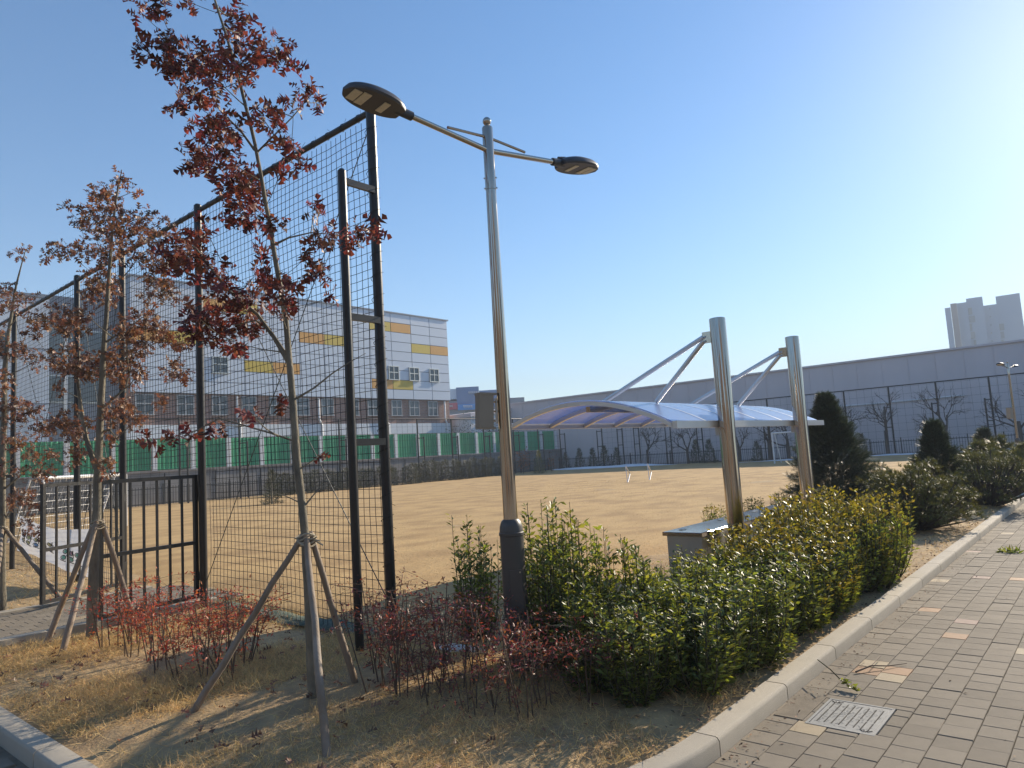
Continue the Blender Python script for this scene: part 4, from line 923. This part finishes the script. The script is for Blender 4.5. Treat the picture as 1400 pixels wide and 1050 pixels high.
oak('oak beside the gate with copper leaves, between the gate leaves', [(125, 884), (129, 760), (132, 690), (135, 620), (139, 520), (146, 430), (151, 340), (160, 265), (166, 232)],
    [0.056, 0.046, 0.041, 0.037, 0.031, 0.022, 0.016, 0.01, 0.004], 7.35, C2, OAK2, 0.08, dspread=0.5, dens=4.6, grow=1.22,
    extra=((0.028, 0.012, [(131, 640), (118, 600), (111, 560), (105, 515), (108, 480)]), (0.016, 0.004, [(138, 560), (155, 545), (172, 530), (180, 500)]), (0.014, 0.004, [(134, 590), (150, 588), (164, 604)]), (0.012, 0.004, [(142, 470), (160, 458), (200, 445)])))
C3 = [(24, 350, 8), (36, 342, 5), (10, 398, 13), (26, 416, 13), (42, 404, 6), (0, 415, 12), (8, 478, 15), (30, 480, 12), (52, 492, 11), (-15, 450, 16), (15, 558, 17), (40, 560, 16), (62, 588, 11), (20, 600, 15), (45, 618, 10), (14, 640, 12), (52, 648, 13), (30, 678, 13), (14, 690, 10), (60, 642, 9), (36, 714, 9), (50, 724, 7), (-5, 520, 15), (-20, 600, 18), (45, 690, 8), (72, 620, 5)]
oak('copper leaved oak cut off by the left edge of the photo', [(3, 836), (2, 725), (4, 600), (8, 480), (20, 400), (34, 345)], [0.055, 0.045, 0.038, 0.028, 0.016, 0.005], 9.4, C3, OAK2, 0.08, dspread=0.5, dens=4.6, grow=1.22,
    extra=((0.014, 0.004, [(4, 670), (22, 655), (40, 640), (58, 632)]), (0.012, 0.004, [(3, 715), (14, 700), (28, 702)])))

def stakes(label, top, bases, r=0.028, Y=None, z=0.1):
    T = dp(*top, Y); rt = wthing('tree_stakes', label, 'tree stakes', (T[0], T[1], z))
    for i, b in enumerate(bases):
        q = gp(*b, z); d = unit(q - T); s = T + (q - T) * 0.0 - d * 0.05 + np.array([q[0] - T[0], q[1] - T[1], 0]) / np.linalg.norm((q - T)[:2]) * 0.045
        P = np.array([s + (q - s) * t for t in np.linspace(0, 1.02, 8)]); P[1:-1] += rng.normal(size=(6, 3)) * 0.004
        part('stake', G().tube(P, np.linspace(r * 0.82, r, 8), 10), STAKE, rt, True)
    g = G()
    for k_ in range(5):
        t = np.linspace(0, 2 * math.pi, 14); rr_ = 0.052 + 0.012 * rng.random() + 0.008 * np.sin(3 * t + k_)
        g.tube(T + np.stack([rr_ * np.cos(t), rr_ * np.sin(t), 0.03 * (k_ - 2) * 0.5 + 0.015 * np.sin(t * 2 + k_)], -1), 0.006, 5, False)
    for k_ in range(3): g.tube([T + [0.05, -0.02, 0], T + [0.08 + 0.02 * k_, -0.03, 0.02 - 0.03 * k_]], 0.005, 4)
    part('rope_tie', g, ROPE, rt, True)
stakes('three wooden stakes roped to the front maroon oak', (419, 738), [(263, 977), (447, 1036), (488, 942)], 0.024, Y1, 0.11)
stakes('three wooden stakes roped to the oak beside the gate', (134, 717), [(64, 878), (86, 891), (188, 860)], 0.03, 7.35)
stakes('wooden stakes roped to the oak at the left edge', (3, 724), [(88, 825), (-60, 850), (-10, 865)], 0.03, 9.4)

ONES = ['', 'first', 'second', 'third', 'fourth', 'fifth', 'sixth', 'seventh', 'eighth', 'ninth', 'tenth', 'eleventh', 'twelfth', 'thirteenth', 'fourteenth', 'fifteenth', 'sixteenth', 'seventeenth', 'eighteenth', 'nineteenth', 'twentieth']
def ordw(n):
    if n <= 20: return ONES[n]
    return 'thirtieth' if n == 30 else ('twenty-' if n < 30 else 'thirty-') + ONES[n % 10]
# ================================================================== NANDINA SHRUBS
LL = np.array([[0, 0, 0], [-0.16, 0.4, 0.03], [0.16, 0.4, 0.03], [0, 1, -0.08]]); LF = np.array([[0, 2, 1], [1, 2, 3]])
def nandina(h, nst, lm, name_label, group, full=1.0):
    rt = thing('nandina_shrub', name_label, 'shrub', (0, 0, 0), group); st = G(); pos = []; dr_ = []
    for i in range(nst):
        a0 = rng.uniform(0, 6.28); r0 = 0.02 + 0.1 * rng.random(); b = np.array([r0 * math.cos(a0), r0 * math.sin(a0), -0.03]); hh = h * rng.uniform(0.55, 1.05)
        e = b * 2.2 + np.array([rng.normal() * 0.07, rng.normal() * 0.07, hh]); P = bez(b, (b + e) / 2 + rng.normal(size=3) * 0.02, e, 6); st.tube(P, np.linspace(0.006, 0.003, 6), 5, False)
        for k_ in range(int(8 * full)):
            t = rng.uniform(0.6, 1.0) if rng.random() < 0.88 else rng.uniform(0.12, 0.6); s = b + (e - b) * t; az = rng.uniform(0, 6.28); L_ = rng.uniform(0.12, 0.3)
            q = s + L_ * np.array([math.cos(az), math.sin(az), rng.uniform(-0.1, 0.35)]); m = (s + q) / 2 + [0, 0, 0.03]; st.tube(bez(s, m, q, 4), 0.0016, 3, False)
            for j in range(rng.integers(7, 14)):
                tt = rng.uniform(0.3, 1.0); w_ = s + (q - s) * tt + [0, 0, 0.03 * 4 * tt * (1 - tt) * 0.5]; pos.append(w_ + rng.normal(size=3) * 0.02); dr_.append(unit(q - s) * 0.5 + rng.normal(size=3) * 0.7 + [0, 0, -0.15])
    part('stems', st, NSTEM, rt)
    pos = np.array(pos); part('leaves', G().scatter(LL, LF, pos, frames(np.array(dr_), (0, 0, 1), 0.7), rng.uniform(0.022, 0.045, len(pos))), lm, rt); return rt
NL = []; lab = 'bright red nandina shrub in the clump beside the gate path'; grp = 'red nandina clump by the gate'
pr1 = [nandina(0.7, 4, NAND1, lab, grp), nandina(0.64, 4, NAND1, lab, grp), nandina(0.76, 4, NAND1, lab, grp)]; used = [0, 0, 0]
for i, (x, y) in enumerate([(150, 884), (175, 894), (200, 905), (225, 915), (250, 925), (275, 931), (300, 927), (325, 917), (210, 885), (240, 892), (270, 898), (300, 902), (335, 897), (182, 878), (320, 938)]):
    p = gp(x, y, 0.11); k = i % 3; o = place(pr1[k], used[k], (p[0], p[1], 0.1), rng.uniform(0, 6.28), rng.uniform(0.9, 1.12)); used[k] = 1; NL.append((x, o))
for i, (x, o) in enumerate(sorted(NL, key=lambda q: q[0])): o['label'] = 'bright red nandina, %s from left in the clump beside the gate path' % ordw(i + 1)
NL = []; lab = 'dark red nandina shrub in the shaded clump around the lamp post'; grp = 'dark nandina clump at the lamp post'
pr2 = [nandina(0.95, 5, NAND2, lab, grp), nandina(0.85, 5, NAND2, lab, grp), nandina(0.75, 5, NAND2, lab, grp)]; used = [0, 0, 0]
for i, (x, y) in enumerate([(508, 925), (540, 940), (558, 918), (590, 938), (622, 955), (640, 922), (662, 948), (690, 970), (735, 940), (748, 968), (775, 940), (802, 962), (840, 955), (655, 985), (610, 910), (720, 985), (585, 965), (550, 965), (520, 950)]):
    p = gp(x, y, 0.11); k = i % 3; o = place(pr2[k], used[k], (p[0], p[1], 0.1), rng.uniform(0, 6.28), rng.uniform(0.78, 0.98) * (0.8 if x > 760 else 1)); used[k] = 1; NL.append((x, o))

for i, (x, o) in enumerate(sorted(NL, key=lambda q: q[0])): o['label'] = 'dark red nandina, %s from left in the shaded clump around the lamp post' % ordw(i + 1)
# ================================================================== EVERGREEN HEDGE SHRUBS
def evergreen(h, spread, nsh, nleaf, lm, label, group, leaf=0.04, low=0.25, tip=None):
    rt = thing('evergreen_shrub', label, 'shrub', (0, 0, 0), group); st = G(); pos = []; dr_ = []; pos2 = []; dr2 = []
    for i in range(nsh):
        a0 = rng.uniform(0, 6.28); rr_ = spread * math.sqrt(rng.random()); b = np.array([0.25 * rr_ * math.cos(a0), 0.25 * rr_ * math.sin(a0), -0.03]); hh = h * (rng.uniform(0.72, 1.02) if rng.random() < 0.6 else rng.uniform(0.25, 0.75))
        e = np.array([rr_ * math.cos(a0), rr_ * math.sin(a0), hh]) + rng.normal(size=3) * 0.02; P = bez(b, np.array([e[0], e[1], hh * 0.35]), e, 7); st.tube(P, np.linspace(0.007, 0.002, 7), 4, False)
        ts = np.clip(rng.uniform(low, 1.0, nleaf) ** 0.8, 0, 1); tt = ts * 6; k0 = np.minimum(tt.astype(int), 5); s = P[k0] + (P[k0 + 1] - P[k0]) * (tt - k0)[:, None]; ax = unit(P[k0 + 1] - P[k0])
        ra = unit(np.cross(ax, rng.normal(size=(nleaf, 3)))); d = ra * 0.85 + ax * rng.uniform(0.3, 0.9, (nleaf, 1))
        s = s + ra * rng.uniform(0.0, 0.03, (nleaf, 1))
        top = ts > 0.84
        if tip is not None: pos2.append(s[top]); dr2.append(d[top]); s, d = s[~top], d[~top]
        pos.append(s); dr_.append(d)
    part('stems', st, ESTEM, rt); pos = np.concatenate(pos); d = np.concatenate(dr_)
    part('foliage', G().scatter(EL * [1.15, 1, 1], EF, pos, frames(d, (0, 0, 1), 0.5), leaf * rng.uniform(0.4, 1.3, len(pos))), lm, rt)
    if tip is not None: 
        pos = np.concatenate(pos2); d = np.concatenate(dr2)
        part('young_foliage', G().scatter(EL * [1.15, 1, 1], EF, pos, frames(d, (0, 0, 1), 0.5), leaf * rng.uniform(0.4, 1.3, len(pos))), tip, rt)
    return rt
lab = 'dark green glossy shrub in the near half of the hedge by the kerb'; grp = 'near hedge shrubs'
ph = [evergreen(0.92, 0.29, 44, 56, EVERG, lab, grp, 0.054, 0.08) for _ in range(3)]; used = [0] * 3
lab2 = 'yellowing glossy shrub in the far half of the hedge by the kerb'; grp2 = 'yellowing hedge shrubs'
py = [evergreen(0.92, 0.29, 44, 56, EVERG, lab2, grp2, 0.054, 0.08, tip=EVERY) for _ in range(3)]; usedy = [0] * 3
i = 0
for a in np.arange(3.94, 8.75, 0.36):
    for b in (2.2, 2.5, 2.82):
        if a < 4.0 and b < 2.4: continue
        hz = np.interp(a, [3.9, 5.8, 6.9, 8.6], [0.7, 0.74, 0.96, 1.12])
        aa, bb_ = a + rng.normal() * 0.05, b + rng.normal() * 0.04 + (0.03 if a < 5 else 0); k = i % 3; i += 1; sc = rng.uniform(0.88, 1.05); p = S(aa, bb_, 0.08)
        ia = int(round((a - 3.94) / 0.36)) + 1; rowname = {2.2: 'front row by the kerb', 2.5: 'middle row', 2.82: 'back row'}[b]
        if a < 6.1: o = place(ph[k], used[k], p, rng.uniform(0, 6.28), (sc, sc, sc * hz)); used[k] = 1
        else: o = place(py[k], usedy[k], p, rng.uniform(0, 6.28), (sc, sc, sc * hz)); usedy[k] = 1
        o['label'] = '%s hedge shrub, %s, %s from near end' % ('dark green' if a < 6.1 else 'yellow tipped', rowname, ordw(ia))
NL = []; lab = 'tall loose evergreen shrub with upright shoots behind the lamp post'; grp = 'tall evergreens by the lamp post'
pt = [evergreen(1.22, 0.2, 24, 66, EVERG, lab, grp, 0.06, 0.1), evergreen(1.12, 0.17, 18, 66, EVERG, lab, grp, 0.06, 0.1)]; used = [0, 0]
for i, (x, y, s) in enumerate([(648, 880, 0.9), (668, 872, 0.78), (735, 905, 0.98), (770, 900, 1.12), (800, 905, 0.98), (825, 900, 0.95), (755, 920, 0.92), (790, 925, 0.8)]):
    p = gp(x, y, 0.1); k = i % 2; o = place(pt[k], used[k], (p[0], p[1], 0.08), rng.uniform(0, 6.28), s); used[k] = 1; NL.append((x, o))
for i, (x, o) in enumerate(sorted(NL, key=lambda q: q[0])): o['label'] = 'tall loose evergreen shrub, %s from left of those beside the lamp post' % ordw(i + 1)
NL = []; lab = 'thin evergreen shrub between the tall evergreens and the steel box'; grp = 'thin evergreens before the steel box'
pt = [evergreen(0.98, 0.16, 13, 50, EVERG, lab, grp, 0.058, 0.3)]; used = [0]
for i, (x, y, s) in enumerate([(865, 900, 0.95), (885, 912, 0.85), (903, 905, 0.7), (922, 925, 0.66)]):
    p = gp(x, y, 0.1); o = place(pt[0], used[0], (p[0], p[1], 0.08), rng.uniform(0, 6.28), s); used[0] = 1; NL.append((x, o))
for i, (x, o) in enumerate(sorted(NL, key=lambda q: q[0])): o['label'] = 'thin evergreen shrub, %s from left of those before the steel box' % ordw(i + 1)
NL = []; lab = 'small yellow green shrub at the field edge behind the steel box'; grp = 'small shrubs behind the steel box'
pt = [evergreen(0.6, 0.22, 14, 40, EVERG, lab, grp, 0.05, 0.3, tip=EVERY)]; used = [0]
for x, y, s in [(980, 732, 0.95), (1003, 728, 0.7), (1034, 718, 0.95), (1068, 708, 0.95), (1086, 706, 0.8)]:
    p = gp(x, y, 0.1); o = place(pt[0], used[0], (p[0], p[1], 0.08), rng.uniform(0, 6.28), s); used[0] = 1; NL.append((x, o))

for i, (x, o) in enumerate(sorted(NL, key=lambda q: q[0])): o['label'] = 'small yellow green shrub, %s from left of those behind the steel box' % ordw(i + 1)
# ================================================================== CONIFERS
nd = []; nfc = []
for k_ in range(7):
    y = 0.1 + 0.13 * k_
    for s in (-1, 1):
        o = len(nd); nd += [[0, y, 0], [0, y + 0.07, 0], [s * 0.34 * (1 - 0.5 * k_ / 7), y + 0.22, 0.05]]; nfc.append([o, o + 1, o + 2])
o = len(nd); nd += [[-0.03, 0, 0], [0.03, 0, 0], [0, 1.05, 0]]; nfc.append([o, o + 1, o + 2])
SPV, SPF = np.array(nd), np.array(nfc)
def cone_conifer(label, name, h, r, n, lm, spray, loc, group=None, trunk_h=0.1, pw=0.85, cat='tree'):
    rt = thing(name, label, cat, (0, 0, 0), group); part('trunk', G().tube([(0, 0, -0.05), (0, 0, h * 0.5), (0, 0, h * 0.95)], [0.05, 0.03, 0.006], 7), BARK1, rt)
    t = rng.random(n) ** 1.5; az = rng.uniform(0, 6.28, n); lay = 0.78 + 0.22 * np.sin(t * h * 20 + 3 * np.sin(az)) + 0.3 * smooth_noise(az * 2, t * 9, rng.integers(1e6), 4, 1.3)
    R_ = r * (1 - t) ** pw * np.minimum(1, (t + 0.13) * 6) * lay + 0.02; q = np.sqrt(rng.uniform(0.25, 1.0, n)); x, y = R_ * q * np.cos(az), R_ * q * np.sin(az)
    pos = np.stack([x, y, trunk_h + t * (h - trunk_h - 0.03)], -1); d = np.stack([np.cos(az), np.sin(az), 0.15 + 0.9 * t + 0.3 * rng.normal(size=n)], -1) + 0.3 * rng.normal(size=(n, 3))
    part('crown', G().scatter(SPV, SPF, pos, frames(d, (0, 0, 1), 0.5), spray * rng.uniform(0.7, 1.3, n)), lm, rt)
    rt.location = loc; return rt
p = gp(1146, 692); cone_conifer('broad dark conical yew right of the shelter pillar', 'yew_tree', 2.5, 1.1, 11000, YEWM, 0.17, (p[0] - 0.05, p[1], 0.05))
p = gp(1288, 690); cone_conifer('small dark yew behind the spreading pines', 'yew_tree', 1.75, 0.7, 5500, YEWM, 0.15, (p[0], p[1], 0.05))
p = dp(1347, 612, 22.0); cone_conifer('smallest dark yew near the right edge, behind the pines', 'yew_tree', 1.5, 0.65, 3500, YEWM, 0.17, (p[0], p[1], 0.05))
NV, NFc = [], []
for k_ in range(30):
    a0 = rng.uniform(0, 6.28); el = rng.uniform(0.15, 1.5); d = np.array([math.cos(a0) * math.cos(el), math.sin(a0) * math.cos(el), math.sin(el)]); s = np.cross(d, [0.3, 0.5, 0.8]); s = s / np.linalg.norm(s) * 0.035
    o = len(NV); b0 = np.array([0, 0, 0.5 * rng.random()]) * 0.6; NV += [b0 - s, b0 + s, b0 + d]; NFc.append([o, o + 1, o + 2])
NV, NFc = np.array(NV)[:, [0, 2, 1]], np.array(NFc)
def pine(label, rx, h, n, loc, group=None, tuft=0.065):
    n = int(n * 3.0)
    rt = thing('pine_shrub', label, 'shrub', (0, 0, 0), group); br = G()
    nc = max(30, n // 8); az = rng.uniform(0, 6.28, nc); el = np.arcsin(rng.uniform(-0.25, 1, nc)); q = rng.uniform(0.55, 1.0, nc)
    cen = np.stack([rx * q * np.cos(el) * np.cos(az), rx * q * np.cos(el) * np.sin(az), h * (0.28 + 0.68 * q * np.sin(el))], -1)
    pos = np.repeat(cen, 12, 0); n = len(pos); pos = pos + unit(rng.normal(size=(n, 3))) * rng.random((n, 1)) ** 0.5 * 0.16 * np.array([1, 1, 0.7])
    for k_ in range(0, n, 12):
        e = pos[k_] * 0.95; br.tube(bez(np.array([0.05 * rng.normal(), 0.05 * rng.normal(), -0.03]), e * [0.55, 0.55, 0.4], e, 6), np.linspace(0.022, 0.006, 6), 5, False)
    part('branches', br, BROWNTW, rt)
    d = unit(pos - [0, 0, h * 0.2]) + [0, 0, 0.7]
    part('needles', G().scatter(NV, NFc, pos, frames(d), tuft * rng.uniform(0.7, 1.3, n)), PINEM, rt); rt.location = loc; return rt
p = gp(1272, 722); pine('spreading mountain pine right behind the end of the hedge', 0.85, 1.12, 520, (p[0] - 0.15, p[1] + 0.1, 0.08))
p = gp(1352, 690); pine('second spreading pine beyond the first beside the straight kerb', 0.95, 1.25, 420, (p[0], p[1], 0.08))
p = gp(1398, 672); pine('farthest spreading pine at the right edge of the photo', 1.2, 1.3, 420, (p[0] + 0.3, p[1] + 1.0, 0.08), tuft=0.13)
p = gp(1215, 690); pine('low pine between the broad yew and the spreading pines', 0.7, 0.95, 300, (p[0], p[1] + 0.6, 0.08))
# far juniper row
lab = 'brown green juniper in the clipped row below the retaining wall'; grp = 'juniper row at the far side'
pj_ = [cone_conifer(lab, 'juniper', 1.65, 0.5, 900, JUNM, 0.16, (0, 0, 0), grp, 0.05, 0.35, 'shrub') for _ in range(3)]; used = [0] * 3
for i, a in enumerate(np.arange(23.2, 45.0, 0.72)):
    k = i % 3; sc = rng.uniform(0.9, 1.05); o = place(pj_[k], used[k], S(a + rng.normal() * 0.08, 39.0 + rng.normal() * 0.12, 0.05), rng.uniform(0, 6.28), (sc * 1.0, sc * 1.0, sc * (0.85 + 0.12 * (i > 14)))); used[k] = 1
    o['label'] = 'brown green juniper, %s from the left in the row below the retaining wall' % ordw(i + 1)
for x, y, h, r, lb, m in ((372, 690, 1.6, 0.5, 'small dull juniper seen through the net left of the row', JUNM), (738, 648, 1.9, 0.55, 'small yellow green conifer right of the lamp pole', PINEM)):
    p = gp(x, y, 0.1); cone_conifer(lb, 'young_conifer', h, r, 700, m, 0.16, (p[0], p[1], 0.05))
lab = 'small dark conifer before the warehouse picket fence'; grp = 'young conifers along the warehouse'
pc = cone_conifer(lab, 'young_conifer', 2.0, 0.6, 700, YEWM, 0.2, (0, 0, 0), grp); u_ = 0
for x, b_ in ((773, 0), (792, 0), (810, 0), (826, 0), (843, 0), (952, 0), (1035, 0), (1180, 0), (970, 1)):
    q = on_a(x, 620, 54.7); o = place(pc, u_, S(54.7, q[1], 0.05), rng.uniform(0, 6.28), rng.uniform(0.75, 1.05)); u_ = 1
    o['label'] = 'small dark conifer before the warehouse picket fence, %s from the left' % ordw(sorted([773, 792, 810, 826, 843, 952, 1035, 1180, 970]).index(x) + 1)
def leafy(label, loc, h, r, n, lm, name='young_tree'):
    rt = thing(name, label, 'tree', (0, 0, 0)); st = G(); st.tube([(0, 0, 0), (0, 0, h * 0.8)], [0.04, 0.01], 5)
    pos = rng.normal(size=(n, 3)) * [r * 0.5, r * 0.5, h * 0.2] + [0, 0, h * 0.6]
    for k_ in range(0, n, 12): st.tube([(0, 0, pos[k_][2] * 0.7), pos[k_]], 0.01, 3, False)
    part('trunk', st, BROWNTW, rt); part('crown', G().scatter(EL * [1.6, 1, 1], EF, pos, frames(rng.normal(size=(n, 3))), rng.uniform(0.1, 0.18, n)), lm, rt); rt.location = loc
p = gp(716, 648, 0.1); leafy('small rust leaved young tree right of the lamp pole', (p[0], p[1], 0.05), 2.0, 0.7, 260, RUSTM)
p = gp(754, 645, 0.1); leafy('thin reddish sapling beside the yellow green conifer', (p[0], p[1], 0.05), 1.8, 0.5, 60, RUSTM)
p = S(51, 46.5, 1.8); leafy('dark evergreen shrubs behind the green fence below the hall', tuple(p), 3.6, 3.2, 900, YEWM, 'tall_shrub')
p = S(46.5, 46.5, 1.8); leafy('dark shrub behind the green fence near the school corner', tuple(p), 2.8, 1.6, 500, YEWM, 'tall_shrub')

# ================================================================== BARE TREES before the warehouse
def bare(h, seed):
    r3 = np.random.default_rng(seed); g = G()
    def grow(p, d, L_, r, lv):
        e = p + d * L_; m = (p + e) / 2 + r3.normal(size=3) * L_ * 0.04; g.tube(bez(p, m, e, 4), np.linspace(r, r * 0.65, 4), 5 if lv < 2 else 3, False)
        if lv >= 5: return
        for k_ in range(3 if lv < 4 else 2):
            nd_ = unit(d + r3.normal(size=3) * 0.55 + [0, 0, 0.1]); grow(p + (e - p) * r3.uniform(0.65, 1.0), nd_, L_ * r3.uniform(0.6, 0.82), r * 0.6, lv + 1)
    grow(np.zeros(3), np.array([0.03, 0, 1.0]), h * 0.27, 0.11, 0); return g
bx_ = [(885, 5.0), (940, 5.0), (1052, 5.0), (1078, 5.4), (1140, 5.8), (1214, 6.2), (1296, 6.6), (1398, 6.4), (1010, 5.0)]
lbs = ['bare winter tree under the left part of the shelter roof', 'bare winter tree under the middle of the shelter roof', 'bare winter tree seen between the two shelter pillars', 'bare winter tree just left of the right shelter pillar', 'bare winter tree above the broad yew', 'bare winter tree right of the broad yew', 'wide bare winter tree behind the small yew', 'bare winter tree at the right edge behind the distant lamp', 'bare winter tree beside the left shelter pillar']
for i, ((x, h), lb) in enumerate(zip(bx_, lbs)):
    q = on_a(x, 620, 54.2); rt = thing('bare_tree', lb, 'tree', tuple(S(54.2, q[1], 0.05)), 'bare trees before the warehouse')
    gg_ = bare(h, 100 + i); part('trunk', G().tube([(0, 0, -0.05), (0.0, 0, h * 0.16), (0.01, 0, h * 0.29)], [0.13, 0.11, 0.1], 8), BROWNTW, rt); part('crown', gg_, BROWNTW, rt)

n = 260; a = rng.uniform(1.7, 4.2, n); b = rng.uniform(2.6, 9.0, n); ok = bed_ok(a, b); a, b = a[ok], b[ok]; n = len(a)
d = np.stack([rng.normal(size=n), rng.normal(size=n), 0.3 * rng.normal(size=n)], -1)
ssolo('fallen_oak_leaves', G().scatter(OL * [1, 1, 2], OFc, np.stack([a, b, bed_z(a, b) + 0.04], -1), frames(d, (0, 0, 1), 0.35), rng.uniform(0.05, 0.09, n)), OAK2, 'brown oak leaves fallen on the dry grass under the trees', 'leaf litter', kind='stuff')
# ================================================================== HAZE
hm = bpy.data.materials.new('haze_air'); hm.use_nodes = True; t = hm.node_tree; t.nodes.clear()
o_ = t.nodes.new('ShaderNodeOutputMaterial'); v_ = t.nodes.new('ShaderNodeVolumePrincipled'); v_.inputs['Color'].default_value = (0.78, 0.88, 1.0, 1); v_.inputs['Density'].default_value = 0.0012; v_.inputs['Anisotropy'].default_value = 0.0
t.links.new(v_.outputs[0], o_.inputs['Volume'])
solo('haze', G().box((0, 0, 49), (1900, 1900, 102)), hm, 'thin winter haze over the far buildings', 'haze', kind='stuff')
